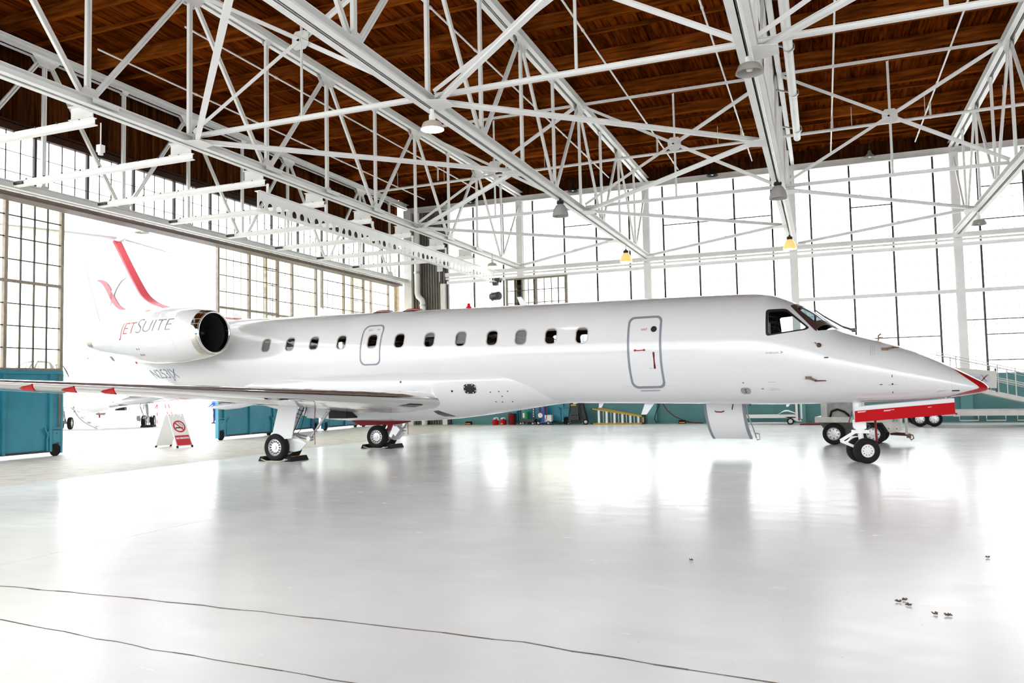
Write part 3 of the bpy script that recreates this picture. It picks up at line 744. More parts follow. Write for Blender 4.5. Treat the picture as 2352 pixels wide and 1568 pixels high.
pb = MB(); pb.b6(-20.93, -20.87, 20.27, 20.33, 7.55, 7.62); pb.b6(-20.93, -19.5, 20.28, 20.32, 7.58, 7.62); pb.build('lamp_arm', STEEL2, wl)
# ================================================================== AIRCRAFT (local: +x forward, +y left, z up, origin under the nose wheels)
def zcl(s): return 2.30 - 0.0186 * (s + 2.0)
FUS = [  # s, top, bottom, half width, height of widest point
 (2.275, 1.405, 1.395, 0.004, 1.40), (2.24, 1.455, 1.365, 0.055, 1.405), (2.18, 1.51, 1.338, 0.115, 1.41), (2.08, 1.575, 1.312, 0.19, 1.42), (1.93, 1.67, 1.285, 0.285, 1.445), (1.70, 1.805, 1.252, 0.40, 1.49),
 (1.38, 1.985, 1.222, 0.535, 1.56), (0.88, 2.212, 1.192, 0.70, 1.67), (0.45, 2.368, 1.178, 0.82, 1.77), (0.08, 2.485, 1.168, 0.905, 1.86), (-0.18, 2.585, 1.162, 0.955, 1.92), (-0.30, 2.675, 1.16, 0.975, 1.945),
 (-0.45, 2.80, 1.157, 1.0, 1.98), (-0.70, 3.00, 1.153, 1.035, 2.04), (-0.97, 3.16, 1.15, 1.07, 2.11), (-1.20, 3.275, 1.149, 1.095, 2.17), (-1.44, 3.365, 1.148, 1.115, 2.23), (-1.80, 3.425, 1.153, 1.135, 2.28),
 (-2.3, zcl(-2.3) + 1.14, zcl(-2.3) - 1.14, 1.14, zcl(-2.3)), (-6, zcl(-6) + 1.14, zcl(-6) - 1.14, 1.14, zcl(-6)), (-10, zcl(-10) + 1.14, zcl(-10) - 1.14, 1.14, zcl(-10)), (-13.6, zcl(-13.6) + 1.14, zcl(-13.6) - 1.14, 1.14, zcl(-13.6)),
 (-15.5, 3.70, 1.45, 1.13, 2.58), (-17, 3.735, 1.62, 1.09, 2.68), (-18.5, 3.74, 1.87, 1.01, 2.81), (-20, 3.72, 2.19, 0.85, 2.95), (-21.3, 3.66, 2.56, 0.60, 3.12), (-22.4, 3.55, 2.98, 0.31, 3.28), (-23.0, 3.45, 3.24, 0.13, 3.35), (-23.25, 3.37, 3.33, 0.01, 3.35)]
def fus(s): return [interp(FUS, s, c) for c in (1, 2, 3, 4)]
def halfw(s, z, inset=0.0):
    zt, zb, w, zm = fus(s)
    h = (zt - zm) if z >= zm else (zm - zb)
    q = 1 - ((z - zm) / max(h, 1e-5)) ** 2
    return w * math.sqrt(max(q, 0.0)) - inset
def surf(s, z, off=0.0, side=-1):
    # point on the skin at (s, z), pushed out along the local outward direction
    l = halfw(s, z); zt, zb, w, zm = fus(s)
    h = (zt - zm) if z >= zm else (zm - zb)
    n = Vector((0, l / (w * w) if w > 1e-4 else 0, (z - zm) / (h * h)))
    if n.length < 1e-6: n = Vector((0, 1, 0))
    n.normalize()
    return Vector((s, side * (l + n.y * off), z + n.z * off))
def loft(stations, fn, n=96):
    m = MB()
    for s in stations:
        zt, zb, w, zm = fn(s)
        for k in range(n):
            a = 2 * PI * k / n; c, q = math.cos(a), math.sin(a)
            m.v.append(Vector((s, w * c, zm + (zt - zm) * q if q >= 0 else zm + (zm - zb) * q)))
    for i in range(len(stations) - 1):
        for k in range(n):
            a, b_ = i * n + k, i * n + (k + 1) % n
            m.f.append((a, b_, b_ + n, a + n))
    m.f.append(tuple(range(n))[::-1]); e = (len(stations) - 1) * n; m.f.append(tuple(e + k for k in range(n)))
    return m
st = [2.275, 2.262, 2.24, 2.21, 2.18, 2.13, 2.08, 2.0] + [1.93 - 0.1 * k for k in range(20)]
st += [-0.06 - 0.07 * k for k in range(1, 26)] + [-1.9, -2.05, -2.3] + [-2.3 - 0.45 * k for k in range(1, 26)] + [-14.0 - 0.4 * k for k in range(22)] + [-22.8, -23.0, -23.15, -23.25]
st = sorted(set(round(s, 4) for s in st), reverse=True)
jet = thing('business_jet', 'large white twin-engine jet with red-tipped nose parked inside the hangar', 'aircraft', (0.536, 17.185, 0), -0.0755, local=True)
fus_mb = loft(st, fus, 112)

# hollow cabin and window openings, cut with booleans
WIN = [(-13.939, 2.845), (-13.151, 2.842), (-12.388, 2.832), (-11.541, 2.818), (-10.625, 2.803), (-9.848, 2.784), (-9.019, 2.766), (-8.185, 2.748), (-7.384, 2.73), (-6.674, 2.714), (-5.957, 2.699), (-5.246, 2.683)]
WW, WH, WR = 0.27, 0.335, 0.10
COCK = [(-1.485, 3.01), (-1.13, 3.02), (-0.72, 2.625), (-0.78, 2.585), (-1.47, 2.49)]
def roundpoly(P, r, n=4):
    out = []; m = len(P)
    for i in range(m):
        p, a, b_ = Vector(P[i]), Vector(P[i - 1]), Vector(P[(i + 1) % m])
        d1, d2 = (a - p), (b_ - p); rr = min(r, d1.length * 0.4, d2.length * 0.4)
        p1, p2 = p + d1.normalized() * rr, p + d2.normalized() * rr
        for k in range(n + 1):
            t = k / n; out.append(tuple(p1 * (1 - t) ** 2 + p * 2 * t * (1 - t) + p2 * t * t))
    return out
COCKR = roundpoly(COCK, 0.06)
WS = roundpoly([(-1.075, 3.095), (-0.60, 2.553), (-0.19, 2.60), (-0.13, 2.74), (-0.70, 3.22), (-0.90, 3.24)], 0.03, 2)
def tmpobj(mb, name):
    me = mb.mesh(name)
    bm = bmesh.new(); bm.from_mesh(me); bmesh.ops.recalc_face_normals(bm, faces=bm.faces); bm.to_mesh(me); bm.free()
    o = bpy.data.objects.new(name, me); COL.objects.link(o); return o
inner_st = [s for s in st if -14.6 <= s <= 0.0]
inner = loft(inner_st, lambda s: (fus(s)[0] - 0.055, fus(s)[1] + 0.055, fus(s)[2] - 0.055, fus(s)[3]), 64)
cut = MB()
for s, z in WIN: cut.prism(rrect(s, z, WW, WH, WR, 5), lambda u, v, t: (u, t, v), -1.6, 1.6)
cut.prism(COCKR, lambda u, v, t: (u, t, v), -1.6, 1.6)
for sd in (-1, 1): cut.prism(WS, lambda u, v, t: (u, t, v), sd * 0.055, sd * 1.6)
of, oi, oc = tmpobj(fus_mb, 'tmp_f'), tmpobj(inner, 'tmp_i'), tmpobj(cut, 'tmp_c')
for tgt in (oi, oc):
    md = of.modifiers.new('b', 'BOOLEAN'); md.operation = 'DIFFERENCE'; md.object = tgt; md.solver = 'EXACT'
bpy.context.view_layer.update()
me = bpy.data.meshes.new_from_object(of.evaluated_get(bpy.context.evaluated_depsgraph_get()))
# smooth shading from the analytic loft so the cuts leave no dents
src = fus_mb.mesh('src'); bm = bmesh.new(); bm.from_mesh(src); bmesh.ops.recalc_face_normals(bm, faces=bm.faces); bm.normal_update()
bmesh.ops.triangulate(bm, faces=[f for f in bm.faces if len(f.verts) > 4])
bvh = BVHTree.FromBMesh(bm); bm.faces.ensure_lookup_table(); bm.normal_update()
vn = {v.index: v.normal.copy() for v in bm.verts}
fverts = [[(v.co.copy(), v.index) for v in f.verts] for f in bm.faces]
me.polygons.foreach_set('use_smooth', [True] * len(me.polygons))
norms = [None] * len(me.loops)
matidx = []
for p in me.polygons:
    isout = True
    for li in p.loop_indices:
        co = me.vertices[me.loops[li].vertex_index].co
        loc, nn, fi, dist = bvh.find_nearest(co)
        if dist > 0.004: isout = False; break
    isout = isout and p.normal.dot(nn) > 0.6
    matidx.append(0 if (isout or abs(p.normal.x) < 2 and dist < 0.05) else 1)
    for li in p.loop_indices:
        if isout:
            co = me.vertices[me.loops[li].vertex_index].co
            loc, nn, fi, dist = bvh.find_nearest(co)
            ws = 0; acc = Vector((0, 0, 0))
            for c, vi in fverts[fi]:
                w = 1.0 / ((c - co).length_squared + 1e-7); acc += vn[vi] * w; ws += w
            norms[li] = acc.normalized()
        else: norms[li] = p.normal.copy()
bm.free()
me.normals_split_custom_set([tuple(n) for n in norms])
me.materials.clear(); me.materials.append(PLWHITE); me.materials.append(DARKIN)
me.polygons.foreach_set('material_index', matidx)
for o in (of, oi, oc): bpy.data.objects.remove(o)
fo = bpy.data.objects.new('fuselage', me); link(fo, jet)

def dens(P, step=0.06):
    out = []
    for a, b_ in zip(P, P[1:] + P[:1]):
        n_ = max(1, int(math.hypot(b_[0] - a[0], b_[1] - a[1]) / step)); out += [(a[0] + (b_[0] - a[0]) * k / n_, a[1] + (b_[1] - a[1]) * k / n_) for k in range(n_)]
    return out
def ring(name, outer, inner_, m, off0, off1, parent, side=-1, densify=False):
    if densify:
        A, B = [], []
        for (a, b_), (c_, d_) in zip(zip(outer, outer[1:] + outer[:1]), zip(inner_, inner_[1:] + inner_[:1])):
            n_ = max(1, int(math.hypot(b_[0] - a[0], b_[1] - a[1]) / 0.05))
            A += [(a[0] + (b_[0] - a[0]) * k / n_, a[1] + (b_[1] - a[1]) * k / n_) for k in range(n_)]; B += [(c_[0] + (d_[0] - c_[0]) * k / n_, c_[1] + (d_[1] - c_[1]) * k / n_) for k in range(n_)]
        outer, inner_ = A, B
    mb = MB(); n = len(outer)
    O1 = [surf(s, z, off1, side) for s, z in outer]; I1 = [surf(s, z, off1, side) for s, z in inner_]
    O0 = [surf(s, z, off0, side) for s, z in outer]; I0 = [surf(s, z, off0, side) for s, z in inner_]
    mb.add(O1 + I1 + O0 + I0, [])
    for k in range(n):
        j = (k + 1) % n
        mb.f += [(k, j, n + j, n + k), (2 * n + k, 2 * n + j, j, k), (n + k, n + j, 3 * n + j, 3 * n + k)]
    return mb.build(name, m, parent, smooth=False)
def patch(name, poly, m, off, parent, side=-1, center=None):
    mb = MB(); P = [surf(s, z, off, side) for s, z in poly]
    cs = sum(p[0] for p in poly) / len(poly); cz = sum(p[1] for p in poly) / len(poly)
    mid = [surf((s + cs) / 2, (z + cz) / 2, off, side) for s, z in poly]
    n = len(P); mb.add(P + mid + [surf(cs, cz, off, side)], [])
    for k in range(n):
        j = (k + 1) % n; mb.f += [(k, j, n + j, n + k), (n + k, n + j, 2 * n)]
    return mb.build(name, m, parent, smooth=True)
CABG = glassmat('tinted_cabin_glass', (0.55, 0.58, 0.6), gloss=0.08)
COCKG = glassmat('cockpit_glass', (0.8, 0.86, 0.87), gloss=0.06)
WSG = glassmat('windshield_glass', (0.30, 0.36, 0.37), gloss=0.10)
FRM = mat('beige_window_frame', (0.48, 0.45, 0.41), 0.4)
shades = {0: 1.0, 7: 0.82, 9: 1.0, 6: 0.28, 2: 0.12, 1: 0.06, 10: 0.10, 11: 0.08}
for side in (-1, 1):
    for i, (s, z) in enumerate(WIN):
        w = ring('window_frame', rrect(s, z, WW + 0.035, WH + 0.035, WR + 0.015), rrect(s, z, WW - 0.012, WH - 0.012, WR - 0.006), FRM, -0.03, 0.002, jet, side)
        patch('pane', rrect(s, z, WW, WH, WR), CABG, -0.022, w, side)
        if i in shades and side < 0:
            q = shades[i]
            pl = [(a, b_) for a, b_ in rrect(s, z, WW, WH, WR) if b_ >= z + WH / 2 - q * WH - 1e-4]
            if q < 1: pl = [(s - WW / 2, z + WH / 2 - q * WH), (s - WW / 2 + 0.02, z + WH / 2 - 0.03), (s - WW / 2 + 0.08, z + WH / 2), (s + WW / 2 - 0.08, z + WH / 2), (s + WW / 2 - 0.02, z + WH / 2 - 0.03), (s + WW / 2, z + WH / 2 - q * WH)]
            patch('window_shade', pl, CREAM, -0.034, w, side)
    cc = (sum(p[0] for p in COCKR) / len(COCKR), sum(p[1] for p in COCKR) / len(COCKR)); scl = lambda k: [(cc[0] + (p[0] - cc[0]) * k, cc[1] + (p[1] - cc[1]) * k) for p in COCKR]
    cw_ = ring('cockpit_window', scl(1.03), scl(0.90), BLACKM, -0.02, 0.0025, jet, side, True)
    patch('pane', COCKR, COCKG, -0.02, cw_, side)
# windshield panes follow the skin between the side edge and the centre post
def ws_patch(name, m, off, parent, side, inset, ring_only=False):
    edges_l = [(-1.075, 3.095), (-0.60, 2.553)]
    mb = MB(); NU, NV = 10, 10; idx = {}
    def P(u, v):
        # v: 0 at lower edge .. 1 at upper edge; u: 0 outboard .. 1 at centre post
        so, zo = edges_l[1][0] + (edges_l[0][0] - edges_l[1][0]) * v, edges_l[1][1] + (edges_l[0][1] - edges_l[1][1]) * v
        sc = -0.20 + (-0.885 + 0.20) * v
        lo = halfw(so, zo); s = so + (sc - so) * u; l = lo + (0.055 - lo) * u
        zt, zb, w, zm = fus(s); q = min(l / w, 0.999)
        z = zm + (zt - zm) * math.sqrt(1 - q * q)
        n = Vector((0.35, side * l / (w * w), (z - zm) / (zt - zm) ** 2)).normalized()
        return Vector((s, side * l, z)) + n * off
    for i in range(NU + 1):
        for j in range(NV + 1): idx[i, j] = len(mb.v); mb.v.append(P(i / NU, j / NV))
    for i in range(NU):
        for j in range(NV):
            edge = i < 2 or j < 2 or i >= NU - 1 or j >= NV - 1
            if ring_only and not edge: continue
            mb.f.append((idx[i, j], idx[i + 1, j], idx[i + 1, j + 1], idx[i, j + 1]))
    return mb.build(name, m, parent, smooth=True)
WSF = mat('brown_windshield_frame', (0.06, 0.032, 0.026), 0.35)
for side in (-1, 1):
    w = ws_patch('windshield', WSF, 0.006, jet, side, 0, True); ws_patch('pane', WSG, -0.002, w, side, 0)
    wi = MB(); a = Vector((-0.16, side * 0.25, 2.66)); wi.tube([a + Vector((0.18, 0, -0.07)), a, a + Vector((-0.33, side * -0.02, 0.22)), a + Vector((-0.5, side * -0.05, 0.36))], 0.011, 6); wi.box(a + Vector((0.19, 0, -0.075)), (0.09, 0.06, 0.05))
    wi.build('wiper', BLACKM, jet)
# cockpit furniture seen through the glass
ck = MB(); ck.b6(-0.95, -0.55, -0.75, 0.75, 2.05, 2.52); ck.build('instrument_panel', DARKIN, jet)
for l in (-0.45, 0.45):
    ss = MB(); ss.b6(-1.75, -1.62, l - 0.22, l + 0.22, 2.0, 2.85); ss.b6(-1.72, -1.3, l - 0.22, l + 0.22, 1.95, 2.1); ss.b6(-1.74, -1.64, l - 0.12, l + 0.12, 2.85, 3.05); ss.build('pilot_seat', mat('brown_seat', (0.10, 0.045, 0.03), 0.6), jet)
MB().prism([(0.85 * math.cos(2 * PI * k / 24), 2.28 + 0.95 * math.sin(2 * PI * k / 24)) for k in range(24)], lambda u, v, t: (t, u, v), -2.3, -2.26).build('cockpit_bulkhead', DARKIN, jet)
for k, s in enumerate((-12.6, -11.7, -9.2, -8.3, -6.8)):
    for l in (-0.55, 0.55):
        ss = MB(); ss.b6(s, s + 0.14, l - 0.25, l + 0.25, 1.9, 2.72 + 0.018 * k); ss.b6(s + 0.1, s + 0.55, l - 0.25, l + 0.25, 1.85, 2.05); ss.build('cabin_seat', mat('grey_seat', (0.16, 0.15, 0.15), 0.7), jet)

# doors and markings on the near side
def door_ring(name, s, z, w, h, r, bw, side=-1):
    return ring(name, rrect(s, z, w, h, r, 6), rrect(s, z, w - 2 * bw, h - 2 * bw, r - bw * 0.6, 6), GREYP, -0.004, 0.005, jet, side, True)
sd = door_ring('service_door', -3.88, 2.275, 0.72, 1.49, 0.13, 0.045)
patch('porthole', rrect(-3.683, 2.735, 0.125, 0.125, 0.062), BLACKM, 0.006, sd)
text_obj('exit_lettering', 'EXIT', 0.062, lambda u, v: surf(-3.945 + u, 2.715 + v, 0.006), RED, sd, width=0.13)
def surfbar(name, pts, r, m, par, off=0.012): return MB().tube([surf(a, b_, off) for a, b_ in pts], r, 6).build(name, m, par)
surfbar('grab_handle', [(-4.07, 2.312), (-4.0, 2.305), (-3.88, 2.312)], 0.010, RED, sd)
for s in (-4.07, -3.88): MB().lathe([(0.001, 0), (0.022, 0), (0.022, 0.02), (0.001, 0.02)], 10, surf(s, 2.312, 0), (0, -1, 0)).build('handle_boss', RED, sd)
patch('lever_slot', rrect(-3.685, 2.09, 0.04, 0.33, 0.01), DRED, 0.006, sd); patch('lever_slot', rrect(-3.685, 2.255, 0.042, 0.02, 0.005), BLACKM, 0.007, sd)
text_obj('lever_note', 'OPEN', 0.022, lambda u, v: surf(-3.80 + u, 1.93 + v, 0.005), GREYP, sd)
patch('sill_plate', [(-4.10, 1.505), (-3.66, 1.505), (-3.68, 1.485), (-4.07, 1.485)], METAL, 0.02, sd)
ex = door_ring('emergency_exit', -10.66, 2.715, 0.60, 0.99, 0.15, 0.035)
text_obj('exit_lettering', 'EXIT', 0.055, lambda u, v: surf(-10.80 + u, 3.06 + v, 0.006), RED, ex, width=0.12)
surfbar('release_handle', [(-10.56, 3.085), (-10.48, 3.085)], 0.008, GREYP, ex, 0.006)
PANEL = mat('panel_seam_grey', (0.55, 0.55, 0.56), 0.4)
def seam(s, z, w, h, r): ring('access_panel', rrect(s, z, w, h, r), rrect(s, z, w - 0.006, h - 0.006, r - 0.002), PANEL, -0.002, 0.002, jet, -1, True)
seam(-3.83, 1.475, 1.25, 0.20, 0.02)
seam(0.68, 1.5, 0.48, 0.46, 0.05)
text_obj('maker_lettering', 'EMBRAER', 0.05, lambda u, v: surf(-1.49 + u, 2.14 + v, 0.003), GREYP, jet, width=0.24)
patch('maker_arrow', [(-1.235, 2.195), (-1.17, 2.163), (-1.235, 2.13), (-1.205, 2.163)], GREYP, 0.003, jet)
ov = patch('ground_power_port', rrect(-1.95, 1.44, 0.20, 0.13, 0.064), METAL, 0.003, jet)
for dz in (0.022, -0.02): patch('socket', rrect(-1.95, 1.44 + dz, 0.03, 0.022, 0.01), BLACKM, 0.005, ov)
for s, z, w, h in ((-1.97, 1.60, 0.03, 0.02), (-1.62, 1.475, 0.05, 0.014), (-0.42, 2.035, 0.08, 0.025), (0.68, 1.66, 0.014, 0.05), (0.68, 1.515, 0.03, 0.03), (0.68, 1.36, 0.016, 0.035), (0.49, 1.51, 0.05, 0.014), (1.72, 1.37, 0.13, 0.022)):
    patch('latch', rrect(s, z, w, h, min(w, h) * 0.45), BLACKM, 0.003, jet)
for s, z, w in ((-1.42, 1.60, 0.16), (-1.40, 1.45, 0.2), (-1.4, 1.475, 0.12), (0.68, 1.50, 0.16)): patch('stencil_line', rrect(s, z, w, 0.006, 0.002), GREYP, 0.002, jet)
for k in range(9):
    for q in range(3): patch('vent_slot', rrect(0.335 + q * 0.032, 2.06 + k * 0.022 + q * 0.006, 0.012, 0.007, 0.003), BLACKM, 0.002, jet)
def probe(s, z, L, dz):
    a = surf(s, z, 0.0); b1 = a + Vector((0.03, -0.10, -0.02)); mb = MB()
    mb.box(a + Vector((0.02, -0.03, 0.0)), (0.11, 0.06, 0.05)); mb.bar(a + Vector((0.03, -0.03, 0)), a + Vector((0.16, -0.12, dz)), 0.03, 0.04); mb.tube([a + Vector((0.14, -0.12, dz)), a + Vector((0.14 + L, -0.13, dz - 0.005))], [0.014, 0.009], 8)
    return mb.build('pitot_probe', BROWN, jet)
probe(-0.77, 1.665, 0.20, -0.06); probe(0.56, 2.17, 0.12, 0.02)
mb = MB(); a = surf(-0.54, 2.27, 0); mb.lathe([(0.001, 0.0), (0.045, 0.0), (0.04, 0.03), (0.001, 0.035)], 14, a, (0.1, -1, 0.4)); mb.bar(a + Vector((0, -0.03, 0)), a + Vector((-0.07, -0.06, 0.06)), 0.03, 0.012); mb.build('angle_of_attack_vane', BROWN, jet)
mb = MB(); a = Vector((0.47, 0, fus(0.47)[0])); mb.tube([a, a + Vector((0.0, 0, 0.09)), a + Vector((0.05, 0, 0.13))], 0.014, 8); mb.bar(a + Vector((-0.0, 0, 0.06)), a + Vector((0.08, 0, 0.05)), 0.02, 0.02); mb.build('ice_probe', BROWN, jet)
mb = MB(); a = surf(1.46, 1.385, 0.0); mb.add([surf(1.40, 1.33, 0), surf(1.42, 1.43, 0), surf(1.62, 1.375, 0), a + Vector((-0.03, -0.05, 0.0))], [(0, 1, 3), (1, 2, 3), (2, 0, 3)]); mb.build('scoop', PLWHITE, jet)
# red nose cap that follows the skin: everything ahead of a slanted swoosh line
mb = MB(); NN = 48; rows = []
for k in range(NN + 1):
    a = -PI / 2 + PI * k / NN     # from bottom to top on each side
    f = abs(math.sin(a))
    back = 2.105 - (0.50 if a > 0 else 0.55) * f ** 1.9
    rows.append((a, back))
for side in (-1, 1):
    base = len(mb.v); M_ = 14
    for a, back in rows:
        for q in range(M_ + 1):
            s = 2.277 + (back - 2.277) * (q / M_) ** 1.3
            zt, zb, w, zm = fus(min(s, 2.275)); c, sn = math.cos(a), math.sin(a)
            p = Vector((s, side * w * c, zm + ((zt - zm) if sn >= 0 else (zm - zb)) * sn))
            nrm = Vector((0.45, side * c, sn)).normalized()
            mb.v.append(p + nrm * 0.004)
    for k in range(NN):
        for q in range(M_):
            i = base + k * (M_ + 1) + q; mb.f.append((i, i + 1, i + M_ + 2, i + M_ + 1))
mb.build('nose_stripe', mat('glossy_red_paint', (0.42, 0.008, 0.014), 0.18, coat=0.8), jet, smooth=True, ang=80)
mb = MB()
for k in range(64):
    a = 2 * PI * k / 64; a2 = 2 * PI * (k + 1) / 64
    zt, zb, w, zm = fus(1.66)
    def pp(a, s): 
        zt, zb, w, zm = fus(s); return Vector((s, (w + 0.0015) * math.cos(a), zm + ((zt - zm + 0.0015) if math.sin(a) >= 0 else (zm - zb + 0.0015)) * math.sin(a)))
    mb.add([pp(a, 1.66), pp(a2, 1.66), pp(a2, 1.654), pp(a, 1.654)], [(0, 1, 2, 3)])
mb.build('radome_seam', PANEL, jet)
# top and belly antennas, beacon
def blade(s, base_z, h, chord_, lean, m=PLWHITE, th=0.02, l=0.0):
    sg = 1 if h > 0 else -1
    mb = MB(); poly = [(0, -0.02 * sg), (-chord_, -0.02 * sg), (-chord_ * 0.9 - lean, h), (-chord_ * 0.35 - lean, h)]
    mb.prism(poly, lambda u, v, t: (s + u, l + t, base_z + v), -th / 2, th / 2); return mb.build('blade_antenna', m, jet)
blade(-15.75, 3.70, 0.20, 0.30, 0.18); blade(-12.75, 3.64, 0.22, 0.26, 0.16); blade(-6.95, 3.52, 0.22, 0.20, 0.12)
blade(-5.16, 1.22, -0.10, 0.12, 0.02, PLWHITE); blade(-4.0, 1.20, -0.24, 0.22, 0.12, PLWHITE); blade(-1.2, 1.15, -0.05, 0.08, 0.02, PLWHITE); blade(-1.95, 1.16, -0.04, 0.06, 0.02, BLACKM)
for s in (-10.1, -11.0):
    MB().lathe([(0.001, 0.055), (0.14, 0.05), (0.24, 0.025), (0.30, 0.0)], 20, (s, 0, fus(s)[0] - 0.01)).build('dome_antenna', PLWHITE, jet, smooth=True)
    MB().lathe([(0.20, 0.0), (0.21, 0.047), (0.14, 0.06)], 20, (s, 0, fus(s)[0] - 0.01)).build('antenna_stripe', RED, jet, smooth=True)
be = MB().lathe([(0.001, 0.13), (0.03, 0.12), (0.045, 0.08), (0.035, 0.06), (0.075, 0.03), (0.08, 0.0)], 16, (-8.55, 0, fus(-8.55)[0] - 0.005)).build('beacon', mat('red_beacon_glass', (0.75, 0.01, 0.03), 0.15), jet, smooth=True)

# belly fairing
BF = [(-5.9, 0.45, 1.235), (-6.2, 0.70, 1.215), (-6.7, 0.90, 1.150), (-7.3, 1.03, 1.073), (-8.27, 1.14, 0.955), (-9.3, 1.19, 0.868), (-10.5, 1.21, 0.836), (-12.0, 1.21, 0.858), (-13.0, 1.17, 0.92), (-14.0, 1.05, 1.09), (-14.8, 0.88, 1.27), (-15.5, 0.6, 1.46)]
def fair(s):
    w, zb = interp(BF, s, 1), interp(BF, s, 2); zm = 1.78 - (0.06 if s > -7 else 0.0) * min(1, (s + 7))
    return (zm + 0.50, zb, w, zm)
bs = [-5.9 - 0.2 * k for k in range(49)]
bf = loft(bs, fair, 72).build('belly_fairing', PLWHITE, jet, smooth=True, ang=60)
def fsurf(s, z, off=0.0, side=-1):
    zt, zb, w, zm = fair(s); q = 1 - ((z - zm) / ((zm - zb) if z < zm else 0.5)) ** 2
    return Vector((s, side * (w * math.sqrt(max(q, 0)) + off), z - off * 0.4))
def fpatch(name, poly, m, off, par=None):
    mb = MB(); cs = sum(p[0] for p in poly) / len(poly); cz = sum(p[1] for p in poly) / len(poly); n = len(poly)
    mb.add([fsurf(s, z, off) for s, z in poly] + [fsurf((s + cs) / 2, (z + cz) / 2, off) for s, z in poly] + [fsurf(cs, cz, off)], [])
    for k in range(n):
        j = (k + 1) % n; mb.f += [(k, j, n + j, n + k), (n + k, n + j, 2 * n)]
    return mb.build(name, m, par or jet, smooth=True)
vp = fpatch('vent_opening', rrect(-7.97, 1.605, 0.30, 0.22, 0.08), BLACKM, 0.006)
for k in range(8):
    a = 2 * PI * k / 8 + 0.39; fpatch('vent_screw', rrect(-7.97 + 0.125 * max(-1, min(1, 1.35 * math.cos(a))), 1.605 + 0.088 * max(-1, min(1, 1.35 * math.sin(a))), 0.026, 0.024, 0.011), PLWHITE2, 0.009, vp)
fpatch('refuel_cap', rrect(-8.42, 1.56, 0.05, 0.05, 0.024), BLACKM, 0.005); fpatch('refuel_cap', rrect(-9.75, 1.80, 0.05, 0.05, 0.024), BLACKM, 0.005)
for s, z in ((-7.50, 1.52), (-7.30, 1.53), (-7.10, 1.53), (-7.46, 1.30), (-7.32, 1.29), (-7.09, 1.295), (-7.26, 1.42)): fpatch('latch', rrect(s, z, 0.035, 0.022, 0.010), BLACKM, 0.004)
fpatch('lower_landing_light', [(-9.12, 1.10), (-8.98, 1.12), (-8.80, 1.02), (-8.72, 0.96), (-8.98, 0.965), (-9.08, 1.02)], mat('dark_light_glass', (0.05, 0.045, 0.04), 0.1), 0.008)

# wings
def le(a): return -8.95 - math.tan(math.radians(25.3)) * (a - 1.3) if a > 1.3 else -8.95 + (1.3 - a) * 0.5
def te(a): return -13.65 + 0.06 * (a - 1) if a < 3.3 else -13.51 - (a - 3.3) * 0.128
def wz(a): return 1.395 + math.tan(math.radians(3.55)) * (a - 1.3)
def wth(a): return 0.56 + (0.10 - 0.56) * min(1, max(0, (a - 1.0) / 9.0)) ** 0.55
AF = [(1.0, 0.0), (0.9, 0.10), (0.75, 0.25), (0.6, 0.39), (0.45, 0.49), (0.3, 0.53), (0.2, 0.50), (0.12, 0.45), (0.07, 0.39), (0.04, 0.33), (0.02, 0.26), (0.008, 0.175), (0.0, 0.0),
      (0.008, -0.15), (0.02, -0.225), (0.04, -0.295), (0.07, -0.35), (0.12, -0.40), (0.2, -0.455), (0.3, -0.48), (0.45, -0.45), (0.6, -0.34), (0.75, -0.2), (0.9, -0.07)]
wspan = [0.7, 1.0, 1.15, 1.3, 1.6, 2.0, 2.6, 3.3, 4.2, 5.2, 6.2, 7.2, 8.2, 9.0, 9.6, 9.9, 10.02]
def wpt(a, c, t, side):
    L, T = le(a), te(a)
    if a < 1.35: L = L - 0.0
    ch = L - T; th = wth(a) * (0.55 if a > 10 else (0.85 if a > 9.85 else 1))
    if a > 9.8: ch *= 0.9 - 1.6 * max(0, a - 9.9)
    return Vector((L - c * ch, side * a, wz(a) + t * th - 0.02 * c * ch))
NLE0, NLE1 = 8, 17
